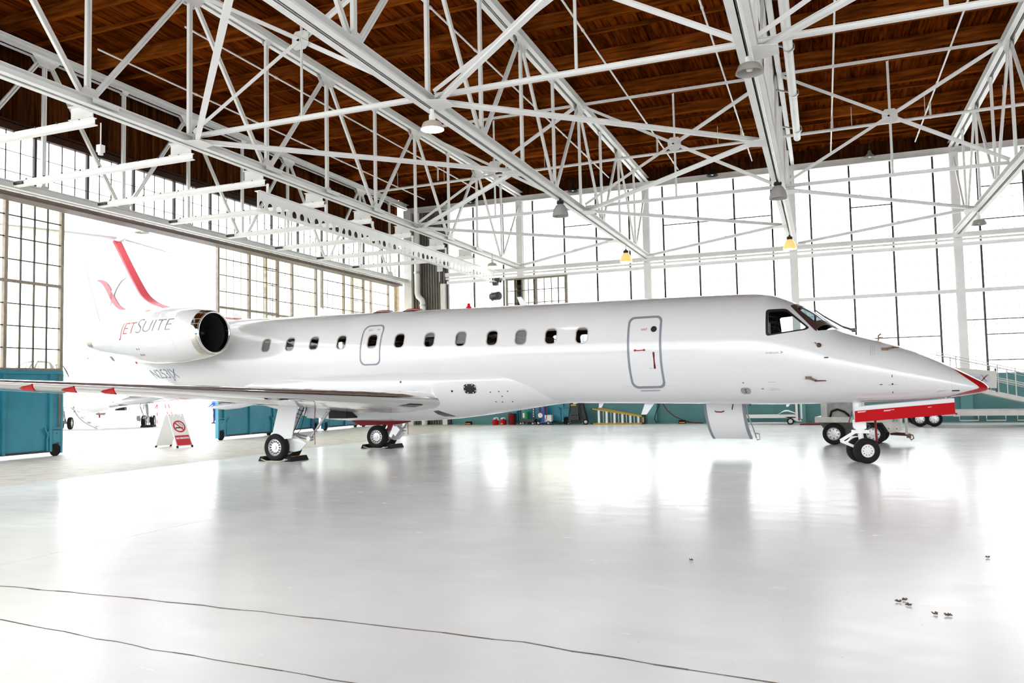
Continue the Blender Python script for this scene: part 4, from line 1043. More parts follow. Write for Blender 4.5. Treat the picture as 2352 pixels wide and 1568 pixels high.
for side in (-1, 1):
    sk, lead = MB(), MB(); n = len(AF)
    for mb, ids in ((sk, None), (lead, (NLE0, NLE1))):
        for a in wspan:
            for c, t in AF: mb.v.append(wpt(a, c, t, side))
        for i in range(len(wspan) - 1):
            for k in range(n):
                isle = NLE0 <= k < NLE1
                if (ids is None) == isle: continue
                a, b_ = i * n + k, i * n + (k + 1) % n
                mb.f.append((a, b_, b_ + n, a + n))
        if ids is None:
            e = (len(wspan) - 1) * n; mb.f.append(tuple(e + k for k in range(n)))
    w = sk.build('wing', PLWHITE, jet, smooth=True, ang=50)
    lead.build('leading_edge', CHROME, w, smooth=True, ang=70)
    mb = MB(); pl = [wpt(a, c, t - 0.012, side) + Vector((0.004, 0, -0.006)) for a, c, t in ((1.28, 0.028, -0.255), (1.62, 0.03, -0.262), (1.74, 0.075, -0.36), (1.34, 0.07, -0.35))]
    mb.add(pl, [(0, 1, 2, 3)]); mb.build('landing_light', mat('dark_light_glass', (0.05, 0.045, 0.04), 0.1), w)
    for a in (7.28, 7.85, 8.42, 8.98):
        mb = MB(); p = wpt(a, 0.03, -0.3, side)
        mb.prism([(0.06, 0.05), (-0.55, 0.03), (-0.20, -0.075), (0.16, -0.10), (0.08, -0.02)], lambda u, v, t: (p.x + u * 0.8, p.y + t, p.z + v * 0.85), -0.012, 0.012)
        mb.build('vortilon', RED, w)
    for a0, a1, nm in ((1.6, 4.9, 'flap'), (5.0, 7.0, 'flap'), (7.1, 9.7, 'aileron')):
        mb = MB()
        for a in (a0, a1):
            for c, t in ((0.76, -0.205), (1.0, -0.03)): mb.v.append(wpt(a, c, t, side) + Vector((0, 0, -0.008)))
        mb.f.append((0, 1, 3, 2)); mb.build(nm, PLWHITE2, w)
    for a in (3.4, 5.6):
        p = wpt(a, 0.8, -0.2, side); MB().lathe([(0.001, -0.9), (0.05, -0.7), (0.09, -0.2), (0.085, 0.2), (0.03, 0.6), (0.001, 0.7)], 12, p + Vector((0, 0, -0.05)), (-1, 0, -0.08)).build('flap_track_fairing', PLWHITE, w, smooth=True)

# engines
NAC = [(-14.70, 0.50), (-14.72, 0.535), (-14.78, 0.565), (-14.92, 0.602), (-15.2, 0.652), (-15.6, 0.695), (-16.1, 0.722), (-16.5, 0.725), (-17.0, 0.70), (-17.5, 0.64), (-18.0, 0.555), (-18.5, 0.46), (-18.75, 0.41)]
NL, NZ = 2.08, 3.165
def nacr(s): return interp([(a, b_) for a, b_ in NAC[1:]], s, 1)
FANM = mat('dark_fan_blade', (0.05, 0.05, 0.055), 0.35, metal=0.6)
for side in (-1, 1):
    ax = (1, 0, 0)
    o = (0, side * NL, NZ)
    prof = [(r, s) for s, r in NAC if s < -14.9]
    fine = [(nacr(-14.92 - 0.12 * k), -14.92 - 0.12 * k) for k in range(32)] + [(0.405, -18.75), (0.36, -18.75), (0.33, -18.2)]
    nac = MB().lathe(fine, 64, o, ax).build('nacelle', PLWHITE, jet, smooth=True, ang=50)
    MB().lathe([(0.603, -14.925), (0.585, -14.84), (0.567, -14.775), (0.548, -14.73), (0.528, -14.708), (0.508, -14.705), (0.493, -14.72), (0.485, -14.76), (0.483, -14.86)], 64, o, ax).build('inlet_lip', CHROME, nac, smooth=True, ang=70)
    MB().lathe([(0.483, -14.86), (0.49, -15.1), (0.50, -15.5)], 48, o, ax).build('inlet_duct', DARKIN, nac, smooth=True)
    fb = MB()
    for k in range(24):
        a = 2 * PI * k / 24; c1, s1 = math.cos(a), math.sin(a); c2, s2 = math.cos(a + 0.2), math.sin(a + 0.2)
        fb.add([Vector(o) + Vector((-15.35, 0.12 * c1, 0.12 * s1)), Vector(o) + Vector((-15.35, 0.49 * c1, 0.49 * s1)), Vector(o) + Vector((-15.48, 0.49 * c2, 0.49 * s2)), Vector(o) + Vector((-15.48, 0.12 * c2, 0.12 * s2))], [(0, 1, 2, 3)])
    fb.lathe([(0.001, -15.05), (0.06, -15.12), (0.13, -15.36), (0.13, -15.5)], 20, o, ax); fb.lathe([(0.5, -15.5), (0.001, -15.5)], 32, o, ax)
    fb.build('fan', FANM, nac)
    MB().lathe([(0.33, -18.3), (0.30, -18.9), (0.24, -19.2), (0.20, -19.2), (0.18, -18.6)], 40, o, ax).build('exhaust_cone', METAL, nac, smooth=True)
    seamm = MB(); 
    for s in (-15.45, -17.85):
        r = nacr(s) + 0.0015; seamm.lathe([(r, s), (r, s - 0.008)], 64, o, ax)
    seamm.build('panel_seam', PANEL, nac)
    py = MB(); sec = [(-15.9, 0.0), (-16.6, 0.13), (-17.8, 0.15), (-18.9, 0.08), (-19.5, 0.0)]
    for l in (side * 0.85, side * 1.75):
        for s, t in sec: py.v.append(Vector((s, l, NZ - 0.02 + t)))
        for s, t in sec[1:-1][::-1]: py.v.append(Vector((s, l, NZ - 0.02 - t)))
    n8 = 8
    for k in range(n8): py.f.append((k, (k + 1) % n8, n8 + (k + 1) % n8, n8 + k))
    py.build('pylon', PLWHITE, nac, smooth=True, ang=30)
    if side < 0:
        def nsurf(s, z, off): return Vector((s, -NL - math.sqrt(max((nacr(s) + off) ** 2 - (z - NZ) ** 2, 0.0)), z))
        NT = mat('red_lettering', (0.33, 0.006, 0.014), 0.3); NG = mat('dark_grey_lettering', (0.055, 0.075, 0.085), 0.3)
        f = lambda s0, z0: (lambda u, v: nsurf(s0 + u, z0 + v + 0.018 * (s0 + u + 17.3), 0.004))
        text_obj('lettering', 'J', 0.50, f(-17.36, 3.165), NT, nac, sub=3, shear=0.18, bold=-0.004, width=0.13)
        text_obj('lettering', 'ET', 0.44, f(-17.20, 3.195), NT, nac, sub=3, shear=0.18, bold=-0.006, width=0.50)
        text_obj('lettering', 'S', 0.55, f(-16.70, 3.185), NG, nac, sub=3, shear=0.18, bold=-0.013, width=0.24)
        text_obj('lettering', 'UITE', 0.44, f(-16.44, 3.20), NG, nac, sub=3, shear=0.18, bold=-0.010, width=0.98)
        for s, z in ((-16.75, 2.80), (-16.67, 2.80), (-16.72, 2.66), (-16.66, 2.655), (-16.60, 2.655)):
            mb = MB().add([nsurf(s - 0.012, z - 0.02, 0.003), nsurf(s + 0.012, z - 0.02, 0.003), nsurf(s + 0.012, z + 0.02, 0.003), nsurf(s - 0.012, z + 0.02, 0.003)], [(0, 1, 2, 3)]); mb.build('latch', BLACKM, nac)
REG = mat('blue_grey_registration_paint', (0.17, 0.20, 0.27), 0.3)
text_obj('registration', 'N253JX', 0.36, lambda u, v: surf(-18.46 + u + 0.12 - v * 0.4, 2.10 + v, 0.004), REG, jet, sub=1, width=1.12)
patch('exhaust_port', [(-20.2, 2.80), (-20.06, 2.80), (-19.95, 2.66), (-20.08, 2.67)], mat('dark_blue_port', (0.02, 0.03, 0.07), 0.3), 0.006, jet)
patch('red_plate', [(-18.95, 2.62), (-18.88, 2.62), (-18.86, 2.54), (-18.93, 2.54)], RED, 0.006, jet)

# fin, rudder, tailplane
def finpt(c, f, side):   # c chord fraction 0..1, f height fraction 0..1
    z = 3.55 + f * (6.45 - 3.55)
    L = interp([(0.0, -14.6), (0.055, -15.8), (0.12, -17.2), (0.19, -18.2), (0.231, -18.61), (0.28, -19.06), (0.366, -19.47), (0.46, -19.71), (1.0, -20.80)], f, 1); T = -21.55 - 1.05 * f
    th = (0.15 - 0.05 * f) * (0.0 if c in (0, 1) else (1.0 if c < 0.5 else 0.6)) 
    return Vector((L + (T - L) * c, side * th, z))
fb = MB(); Cs = [0, 0.06, 0.2, 0.45, 0.75, 1.0]; Fs = [k / 30 for k in range(31)]
loop = [(c, -1) for c in Cs] + [(c, 1) for c in Cs[1:-1][::-1]]
for f_ in Fs:
    for c, sd_ in loop: fb.v.append(finpt(c, f_, sd_))
n = len(loop)
for i in range(len(Fs) - 1):
    for k in range(n): fb.f.append((i * n + k, i * n + (k + 1) % n, (i + 1) * n + (k + 1) % n, (i + 1) * n + k))
fb.f.append(tuple((len(Fs) - 1) * n + k for k in range(n)))
fin = fb.build('fin', PLWHITE, jet, smooth=True, ang=60)
def finstrip(name, P0, P1, w0, m, nseg=16, bulge=None, side=-1):
    mb = MB()
    for k in range(nseg + 1):
        t = k / nseg; c, f_, w = P0(t), P1(t), w0(t)
        a = finpt(max(c - w, 0.0), f_, side); b_ = finpt(min(c + w, 1.0), f_, side)
        for p in (a, b_): mb.v.append(p + Vector((0.003, side * 0.012, 0)))
    for k in range(nseg): mb.f.append((2 * k, 2 * k + 1, 2 * k + 3, 2 * k + 2))
    return mb.build(name, m, fin, smooth=True)
def thk(c): return 0
FINRED = mat('glare_paled_tail_red', (0.62, 0.07, 0.09), 0.3); FINGREY = mat('tail_grey_paint', (0.42, 0.46, 0.52), 0.3)  # tail red lightened, outdoor overexposure put into the paint colour
mb = MB()
for side in (-1, 1):
    b0 = len(mb.v)
    for k in range(31):
        f_ = Fs[k]; w_ = min(0.2, 0.19 / abs(finpt(1, f_, 1).x - finpt(0, f_, 1).x)); pa = finpt(0, f_, side); pa1 = finpt(0.06, f_, side); pa2 = finpt(0.2, f_, side)
        pq = pa + (pa1 - pa) * (w_ / 0.06) if w_ <= 0.06 else pa1 + (pa2 - pa1) * ((w_ - 0.06) / 0.14)
        mb.v.append(pa + Vector((0.02, side * 0.006, 0.015))); mb.v.append((pa1 if w_ > 0.06 else pa + (pa1 - pa) * (w_ * 0.5 / 0.06)) + Vector((0, side * 0.02, 0.012))); mb.v.append(pq + Vector((0, side * 0.02, 0.0)))
    for k in range(30):
        for q in (0, 1): mb.f.append((b0 + 3 * k + q, b0 + 3 * k + q + 1, b0 + 3 * k + q + 4, b0 + 3 * k + q + 3))
mb.build('leading_edge_stripe', FINRED, fin, smooth=True)
def swoosh(name, pts, wmax, m):
    mb = MB(); P = [Vector((p[0], 0, p[1])) for p in pts]; N_ = 24
    cur = []
    for k in range(N_ + 1):
        t = k / N_; a, b_, c_, d_ = P; cur.append(a * (1 - t) ** 3 + b_ * 3 * t * (1 - t) ** 2 + c_ * 3 * t * t * (1 - t) + d_ * t ** 3)
    for side in (-1, 1):
        b0 = len(mb.v)
        for k, p in enumerate(cur):
            d = (cur[min(k + 1, N_)] - cur[max(k - 1, 0)]).normalized(); nn = Vector((-d.z, 0, d.x)); w = wmax * math.sin(PI * k / N_) ** 0.7
            for q in (-1, 1):
                v = p + nn * w * q; v.y = side * 0.155; mb.v.append(v)
        for k in range(N_): mb.f.append((b0 + 2 * k, b0 + 2 * k + 1, b0 + 2 * k + 3, b0 + 2 * k + 2))
    return mb.build(name, m, fin, smooth=True)
swoosh('tail_swoosh', [(-21.64, 5.24), (-21.0, 5.24), (-21.0, 4.27), (-20.33, 4.27)], 0.09, FINRED)
swoosh('tail_swoosh', [(-21.51, 4.2), (-21.0, 4.25), (-20.95, 5.2), (-20.3, 5.25)], 0.075, FINGREY)
mb = MB()
for k in range(2):
    for side in (-1, 1): pass
mb.bar(finpt(0.96, 0.13, -1) + Vector((0, -0.02, 0)), finpt(0.96, 0.80, -1) + Vector((0, -0.02, 0)), 0.02, 0.006, up=(0, 1, 0)); mb.build('rudder_line', FINRED, fin)
sb = MB(); HS = [(0.0, -20.75, 1.75, 0.17), (1.0, -21.05, 1.55, 0.15), (2.4, -21.5, 1.25, 0.12), (3.7, -21.95, 1.0, 0.08), (3.78, -22.05, 0.8, 0.03)]
for side in (-1, 1):
    sb = MB(); n = len(AF)
    for a, L, ch, th in HS:
        for c, t in AF: sb.v.append(Vector((L - c * ch, side * a, 6.52 + t * th)))
    for i in range(len(HS) - 1):
        for k in range(n): sb.f.append((i * n + k, i * n + (k + 1) % n, (i + 1) * n + (k + 1) % n, (i + 1) * n + k))
    sb.f.append(tuple((len(HS) - 1) * n + k for k in range(n)))
    sb.build('tailplane', PLWHITE, jet, smooth=True, ang=50)
MB().lathe([(0.001, -20.5), (0.09, -20.65), (0.15, -21.0), (0.15, -22.2), (0.07, -22.8), (0.001, -22.95)], 20, (0, 0, 6.5), (1, 0, 0)).build('tail_bullet', PLWHITE, jet, smooth=True)

# landing gear
RIM = mat('silver_wheel_rim', (0.55, 0.55, 0.54), 0.35, metal=0.5); RIMW = mat('white_wheel_rim', (0.78, 0.78, 0.77), 0.4)
def wheel(par, c, r, wd, rim, holes, name='wheel', rr=0.61, face=(-1, 1), disc=False, yaw=0.0):
    ax = (-math.sin(yaw), math.cos(yaw), 0); h = wd / 2; c = Vector(c)
    tire = MB().lathe([(r * rr, -h * 0.75), (r * 0.80, -h), (r * 0.93, -h * 0.86), (r, -h * 0.5), (r, h * 0.5), (r * 0.93, h * 0.86), (r * 0.80, h), (r * rr, h * 0.75), (r * rr * 0.97, 0)], 40, c, ax, True).build(name, BLACK, par, smooth=True, ang=50)
    rm = MB().lathe([(r * rr * 1.0, -h * 0.72), (r * rr * 0.94, -h * 0.78), (r * rr * 0.84, -h * 0.5), (r * 0.15, -h * 0.6), (r * 0.14, -h * 0.75), (0.001, -h * 0.8)], 36, c, ax)
    rm.lathe([(0.001, h * 0.8), (r * 0.14, h * 0.75), (r * 0.15, h * 0.6), (r * rr * 0.84, h * 0.5), (r * rr * 0.94, h * 0.78), (r * rr, h * 0.72)], 36, c, ax)
    rm.build('rim', rim, tire, smooth=True, ang=35)
    hm = MB(); rad = r * rr * (0.70 if not disc else 0.66)
    for sd_ in (-1, 1):
        for k in range(holes):
            a = 2 * PI * k / holes; p = c + Matrix.Rotation(yaw, 3, 'Z') @ Vector((rad * math.cos(a), sd_ * h * 0.58, rad * math.sin(a)))
            hm.lathe([(0.001, 0.012), (r * (0.06 if not disc else 0.035), 0.012), (r * (0.06 if not disc else 0.035), -0.004)], 8, p, Vector(ax) * sd_)
    hm.build('lightening_holes', BLACKM, tire)['kind'] = 'stuff'
    return tire
for side in (-1, 1):
    l0 = side * 2.05
    ge = MB(); ge.tube([(-11.95, l0, 1.32), (-12.22, l0, 0.78)], 0.075, 14); ge.tube([(-12.2, l0, 0.82), (-12.42, l0, 0.42)], 0.055, 14); ge.tube([(-12.25, l0, 0.62), (-12.53, l0, 0.335)], 0.07, 12)
    ge.lathe([(0.001, -0.3), (0.045, -0.3), (0.045, 0.3), (0.001, 0.3)], 14, (-12.53, l0, 0.33), (0, 1, 0)); gear = ge.build('main_gear', ALU, jet, smooth=True)
    ln = MB()
    for k in range(6): ln.lathe([(0.078, -0.008), (0.085, 0), (0.078, 0.008)], 12, (-12.0 - 0.05 * k, l0, 1.2 - 0.085 * k), (-0.45, 0, -0.9))
    ln.tube([(-11.86, l0 - 0.06, 1.25), (-12.1, l0 - 0.09, 0.75), (-12.35, l0 - 0.08, 0.45)], 0.012, 6); ln.tube([(-11.88, l0 + 0.06, 1.25), (-12.08, l0 + 0.08, 0.72), (-12.3, l0 + 0.05, 0.5)], 0.010, 6); ln.build('hydraulic_lines', BLACKM, gear)
    br = MB(); br.tube([(-11.78, l0 * 0.97, 0.52), (-11.32, l0 * 0.90, 1.18)], 0.026, 10); br.tube([(-11.60, l0 * 0.94, 0.78), (-11.36, l0 * 0.91, 1.12)], 0.036, 10); br.tube([(-11.32, l0 * 0.90, 1.18), (-11.75, l0 * 0.95, 1.36)], 0.024, 8); br.tube([(-11.78, l0 * 0.97, 0.52), (-12.25, l0, 0.62)], 0.05, 10)
    br.lathe([(0.001, -0.07), (0.06, -0.07), (0.06, 0.07), (0.001, 0.07)], 14, (-11.78, l0 * 0.97, 0.52), (0, 1, 0)); br.build('side_brace', METAL, gear, smooth=True)
    dr = MB(); lo = side * 2.30
    dr.prism([(-12.36, 1.30), (-11.78, 1.33), (-12.06, 0.54), (-12.68, 0.49)], lambda u, v, t: (u, t + side * (0.10 if v > 1 else 0), v), lo - 0.012, lo + 0.012); dr.build('gear_door', PLWHITE, gear)
    sg = MB(); P = [(-12.48, 0.56), (-12.12, 0.60), (-11.80, 0.41), (-11.99, 0.24), (-12.15, 0.21), (-12.42, 0.27)]
    sg.prism(P, lambda u, v, t: (u, side * 2.08 + t + side * 0.16 * max(0, -(u + 11.9)) , v), -0.012, 0.012); sg.build('splash_guard', PLWHITE, gear)
    for dl in (-0.23, 0.23): wheel(gear, (-12.53, l0 + dl, 0.325), 0.325, 0.21, RIM, 14)
    bay = MB().b6(-11.95, -11.42, side * 0.62, side * 1.08, 0.95, 1.20).build('wheel_bay', DARKIN, jet)
    fl_ = MB(); fl_.prism([(-11.95, 1.28), (-11.62, 1.28), (-11.66, 0.98), (-11.90, 1.00)], lambda u, v, t: (u, side * 1.95 + t, v), -0.01, 0.01); fl_.build('inner_door', PLWHITE2, gear)
    MB().tube([(-11.62, side * 2.0, 1.28), (-11.64, side * 2.0, 0.85), (-11.63, side * 2.0, 0.38)], 0.008, 6).build('remove_before_flight_strap', DRED, gear)
    if side < 0: continue
    mb = MB(); mb.box((-11.95, side * 1.72, 0.48), (0.10, 0.05, 0.34), Matrix.Rotation(0.5, 3, 'Y')); mb.box((-11.78, side * 1.7, 0.50), (0.16, 0.18, 0.24), Matrix.Rotation(0.7, 3, 'Y')); mb.build('torque_box', METAL, gear)
kf = MB(); kf.prism([(-12.15, 0.875), (-10.35, 0.845), (-10.25, 0.82), (-10.62, 0.76), (-11.75, 0.72), (-12.05, 0.86)], lambda u, v, t: (u, t, v), -0.05, 0.05); kf.prism([(-10.95, 0.76), (-10.80, 0.76), (-10.86, 0.60), (-10.91, 0.60)], lambda u, v, t: (u, t, v), -0.03, 0.03); kf.build('belly_keel_cover', DRED, jet)
ng = MB(); ng.tube([(0.02, 0, 1.2), (0.06, 0, 0.62)], 0.075, 14); ng.tube([(0.06, 0, 0.64), (0.10, 0, 0.26)], 0.05, 12); ng.lathe([(0.001, -0.2), (0.035, -0.2), (0.035, 0.2), (0.001, 0.2)], 12, (0.10, 0, 0.245), (0, 1, 0))
ng.box((0.06, 0, 0.74), (0.24, 0.26, 0.16)); ng.box((0.07, 0, 0.60), (0.32, 0.16, 0.06)); ng.tube([(0.07, -0.1, 0.70), (0.07, 0.1, 0.70)], 0.10, 14); ngo = ng.build('nose_gear', PLWHITE2, jet, smooth=True)
tq = MB(); tq.bar((-0.02, 0, 0.60), (-0.30, 0, 0.42), 0.05, 0.06); tq.bar((-0.30, 0, 0.42), (0.06, 0, 0.26), 0.05, 0.05); tq.build('torque_link', PLWHITE2, ngo)
hl = MB(); hl.tube([(-0.06, -0.13, 1.0), (-0.12, -0.16, 0.8), (-0.05, -0.15, 0.66)], 0.012, 6); hl.tube([(0.20, -0.12, 0.75), (0.26, -0.14, 0.72), (0.2, -0.12, 0.64)], 0.014, 6); hl.build('hydraulic_lines', BLACKM, ngo)
MB().tube([(0.34, -0.1, 1.05), (0.35, -0.12, 0.60), (0.36, -0.12, 0.42)], 0.022, 8).build('steering_strap', DRED, ngo)
for dl in (-0.17, 0.17): wheel(ngo, (0.10 - dl * math.sin(0.42), dl * math.cos(0.42), 0.243), 0.243, 0.17, RIMW, 10, rr=0.52, disc=True, yaw=0.42)
for side in (-1, 1):
    up = MB(); l1, l2 = side * 0.30, side * 0.42
    def dpt(u, q): # u along 0..1, q 0 bottom..1 top
        return Vector((0.0 + 1.69 * u, l2 + (l1 - l2) * q, (0.80 + 0.145 * u) + (0.285 + 0.0 * u) * q))
    for nm, q0, q1, m in (('nose_gear_door', 0.0, 0.74, RED), ('door_edge', 0.74, 1.0, PLWHITE)):
        mb = MB()
        for t in (-0.012, 0.012):
            for u, q in ((0, q0), (1, q0), (1, q1), (0, q1)): mb.v.append(dpt(u, q) + Vector((0, t, 0)))
        mb.f = [(0, 1, 2, 3), (7, 6, 5, 4), (0, 4, 5, 1), (1, 5, 6, 2), (2, 6, 7, 3), (3, 7, 4, 0)]
        dd = mb.build(nm, m, ngo if nm == 'nose_gear_door' else ndoor)
        if nm == 'nose_gear_door': ndoor = dd
    if side < 0:
        LT = mat('pale_stencil', (0.8, 0.6, 0.58), 0.5)
        for u0, q0, w in ((0.03, 0.66, 0.15), (0.03, 0.61, 0.13), (0.30, 0.60, 0.18), (0.30, 0.55, 0.11), (0.74, 0.56, 0.06)):
            a, b_ = dpt(u0, q0), dpt(u0 + w / 1.69, q0); o2 = Vector((0, -0.014, 0)); MB().add([a + o2, b_ + o2, b_ + o2 + Vector((0, 0, 0.008)), a + o2 + Vector((0, 0, 0.008))], [(0, 1, 2, 3)]).build('stencil_line', LT, ndoor)

# open airstair door hanging on the far side
ad = MB(); NA_ = 14; inner_pts = []
for k in range(NA_ + 1):
    t = k / NA_; a = t * 1.05
    # quarter arc: starts almost vertical, then swings outwards
    l = 1.02 + 1.22 * (1 - math.cos(a)) * 1.9 * 0.72 + 0.10 * t; z = 1.30 - 1.13 * math.sin(a) * 1.0
    inner_pts.append((l, max(z, 0.30 + 0.0 * t)))
s0, s1 = -3.17, -2.30
def strip(name, sa, sb_, m, off, par, th=0.05):
    mb = MB()
    for k, (l, z) in enumerate(inner_pts):
        d = Vector((inner_pts[min(k + 1, NA_)][0] - inner_pts[max(k - 1, 0)][0], inner_pts[min(k + 1, NA_)][1] - inner_pts[max(k - 1, 0)][1])).normalized(); nn = Vector((d.y, -d.x))
        for s in (sa, sb_):
            for o_ in (off, off - th): mb.v.append(Vector((s, l + nn.x * o_, z + nn.y * o_)))
    for k in range(NA_):
        b0 = 4 * k; mb.f += [(b0, b0 + 2, b0 + 6, b0 + 4), (b0 + 1, b0 + 5, b0 + 7, b0 + 3), (b0, b0 + 4, b0 + 5, b0 + 1), (b0 + 2, b0 + 3, b0 + 7, b0 + 6)]
    mb.f += [(0, 1, 3, 2), tuple(4 * NA_ + q for q in (0, 2, 3, 1))]
    return mb.build(name, m, par, smooth=True, ang=50)
asd = strip('airstair_door', s0, s1, PLWHITE2, 0.0, jet)
strip('door_seal', s0 - 0.015, s0 + 0.045, GREYP, 0.004, asd); strip('door_seal', s1 - 0.045, s1 + 0.015, GREYP, 0.004, asd)
MB().tube([(-2.93, 1.03, 0.99), (-2.90, 0.99, 0.975), (-2.78, 0.99, 0.97), (-2.73, 1.03, 0.99)], 0.013, 8).build('grab_handle', DRED, asd)
MB().bar((-2.52, 1.0, 1.16), (-2.55, 0.99, 1.02), 0.03, 0.02).build('lever', DRED, asd)
mb = MB(); mb.tube([(-2.26, 1.05, 1.2), (-2.27, 1.3, 0.9), (-2.25, 1.8, 0.6), (-2.22, 2.1, 0.33)], 0.014, 6); mb.tube([(-2.24, 2.1, 0.44), (-2.16, 2.12, 0.43), (-2.15, 2.12, 0.30), (-2.22, 2.1, 0.29)], 0.018, 8); mb.build('handrail', METAL, asd)
for k in range(4):
    l, z = inner_pts[3 + 3 * k]; MB().b6(s0 + 0.1, s1 - 0.1, l + 0.05, l + 0.28, z + 0.02, z + 0.05).build('step', METAL, asd)

# second jet of the fleet parked outside
jet2 = copy_tree(jet)
jet2.location = (-29.0, 22.55, -0.02); jet2.rotation_euler = (0, 0, math.atan2(-0.82, 0.57))
jet2['label'] = 'white jet parked outdoors beyond the open hangar door'

for part in jet2.children:  # outdoor glare on windows painted in: panes and cabin frames turned white
    if part.name.split('.')[0] in ('window_frame', 'cockpit_window', 'windshield'):
        for q in part.children:
            q.material_slots[0].link = 'OBJECT'; q.material_slots[0].material = PLWHITE2
        if part.name.startswith('window_frame'): part.material_slots[0].link = 'OBJECT'; part.material_slots[0].material = PLWHITE2
# ================================================================== THINGS ON THE FLOOR
WHITEP = mat('white_plastic', (0.82, 0.82, 0.80), 0.4); REDS = mat('sign_red', (0.55, 0.02, 0.035), 0.4); BLK = mat('print_black', (0.02, 0.02, 0.02), 0.5)
YEL = mat('yellow_fibreglass', (0.62, 0.36, 0.015), 0.45); ORG_ = mat('orange_stripe', (0.85, 0.28, 0.02), 0.5)
# ---- no smoking A-frame (local +x is the front)
sg = thing('a_frame_sign', 'white folding floor sign with red no smoking symbol by the open hangar door', 'sign', (-19.12, 19.9, 0), -0.19, local=True)
def board(sgn):
    mb = MB(); x0, x1 = sgn * 0.56, sgn * 0.06; W = 0.29
    def P(u, q, o): return Vector((x0 + (x1 - x0) * q, u, 1.04 * q)) + Vector((sgn * 0.88, 0, 0.42)).normalized() * o
    outline = [(-W, 0.05), (W, 0.05), (W * 0.93, 1.0), (W * 0.62, 1.0), (W * 0.60, 0.93), (W * 0.25, 0.93), (W * 0.23, 1.0), (-W * 0.23, 1.0), (-W * 0.25, 0.93), (-W * 0.60, 0.93), (-W * 0.62, 1.0), (-W * 0.93, 1.0)]
    mb.prism(outline, lambda u, v, t: P(u, v, t), -0.02, 0.0)
    b = mb.build('front_board' if sgn > 0 else 'back_board', WHITEP, sg)
    for u in (-W * 0.9, W * 0.9): MB().prism([(u - 0.03, 0.0), (u + 0.03, 0.0), (u + 0.03, 0.06), (u - 0.03, 0.06)], lambda a, v, t: P(a, v, t), -0.025, 0.005).build('foot', BLACK, b)
    return b, P
fb, P = board(1); bb, Pb = board(-1)
for z in (0.18, 0.42, 0.66): MB().prism([(-0.24, z), (0.24, z), (0.24, z + 0.012), (-0.24, z + 0.012)], lambda u, v, t: Pb(u, v, t), 0.0, 0.012).build('moulded_rib', WHITEP, bb)
MB().prism([(-0.255, 0.07), (0.255, 0.07), (0.245, 0.36), (-0.245, 0.36)], lambda u, v, t: P(u, v, t), 0.0, 0.004).build('red_panel', REDS, fb)
text_obj('lettering', 'NO SMOKING', 0.075, lambda u, v: P(-0.225 + u, 0.255 + v / 1.12, 0.006), WHITEP, fb, bold=0.004, width=0.45)
cz, R1, R2 = 0.62, 0.215, 0.165
mb = MB(); n = 40
for r in (R1, R2):
    for k in range(n): mb.v.append(P(r * math.cos(2 * PI * k / n), cz + r * math.sin(2 * PI * k / n) / 1.12 * 0.92, 0.006))
for k in range(n): mb.f.append((k, (k + 1) % n, n + (k + 1) % n, n + k))
mb.build('prohibition_ring', REDS, fb)
def quad(pts, m, o, nm): return MB().add([P(u, v, o) for u, v in pts], [tuple(range(len(pts)))]).build(nm, m, fb)
quad([(-0.15, cz - 0.02), (0.09, cz - 0.02), (0.09, cz - 0.055), (-0.15, cz - 0.055)], BLK, 0.004, 'cigarette')
quad([(0.10, cz - 0.02), (0.125, cz - 0.02), (0.125, cz - 0.055), (0.10, cz - 0.055)], BLK, 0.004, 'cigarette_tip')
sm = MB(); pts = [(0.11, cz - 0.01), (0.12, cz + 0.03), (0.06, cz + 0.05), (0.05, cz + 0.09), (0.0, cz + 0.10), (-0.01, cz + 0.13), (0.03, cz + 0.14)]
for a, b_ in zip(pts, pts[1:]): sm.bar(P(*a, 0.004), P(*b_, 0.004), 0.010, 0.003, up=(1, 0, 0.5))
sm.build('smoke_wisp', BLK, fb)
quad([(-0.145, cz + 0.105), (-0.115, cz + 0.13), (0.145, cz - 0.105), (0.115, cz - 0.13)], REDS, 0.008, 'prohibition_bar')

# ---- wheel chocks
def chock_pair(label, loc, rz, L, gap, stripe, group):
    t = thing('wheel_chock', label, 'wheel chock', loc, rz, group, local=True)
    for k, x in enumerate((-gap / 2, gap / 2)):
        s = 1 if k == 0 else -1
        mb = MB().prism([(-0.10, 0), (0.10, 0), (0.04, 0.11), (-0.04, 0.11)], lambda u, v, q: (x + u, q, v), -L / 2, L / 2); b = mb.build('block', BLACK, t)
        for dy in (-L * 0.3, L * 0.05, L * 0.3): MB().prism([(-0.034, 0.112), (0.034, 0.112), (0.034, 0.115), (-0.034, 0.115)], lambda u, v, q: (x + u, q, v), dy, dy + L * 0.2).build('stripe', stripe, b)
    MB().tube([(-gap / 2, -L / 2 - 0.01, 0.05), (-gap / 4, -L / 2 - 0.06, 0.012), (gap / 4, -L / 2 - 0.06, 0.012), (gap / 2, -L / 2 - 0.01, 0.05)], 0.012, 6).build('rope', mat('grey_rope', (0.4, 0.38, 0.3), 0.8), t)
    return t
def jl(s, l, z=0): return Matrix.Translation((0.536, 17.185, 0)) @ Matrix.Rotation(-0.0755, 4, 'Z') @ Vector((s, l, z))
chock_pair('black rubber wheel chocks with orange stripes at the main wheel nearer the sign', jl(-12.53, -2.05), -0.0755, 0.62, 0.80, ORG_, 'chocks at the wheels')
chock_pair('black rubber wheel chocks at the main wheel under the far wing', jl(-12.53, 2.05), -0.0755, 0.66, 0.82, REDS, 'chocks at the wheels')
ang2 = math.atan2(-0.82, 0.57)
M2 = Matrix.Translation((-29.0, 22.55, -0.02)) @ Matrix.Rotation(ang2, 4, 'Z')
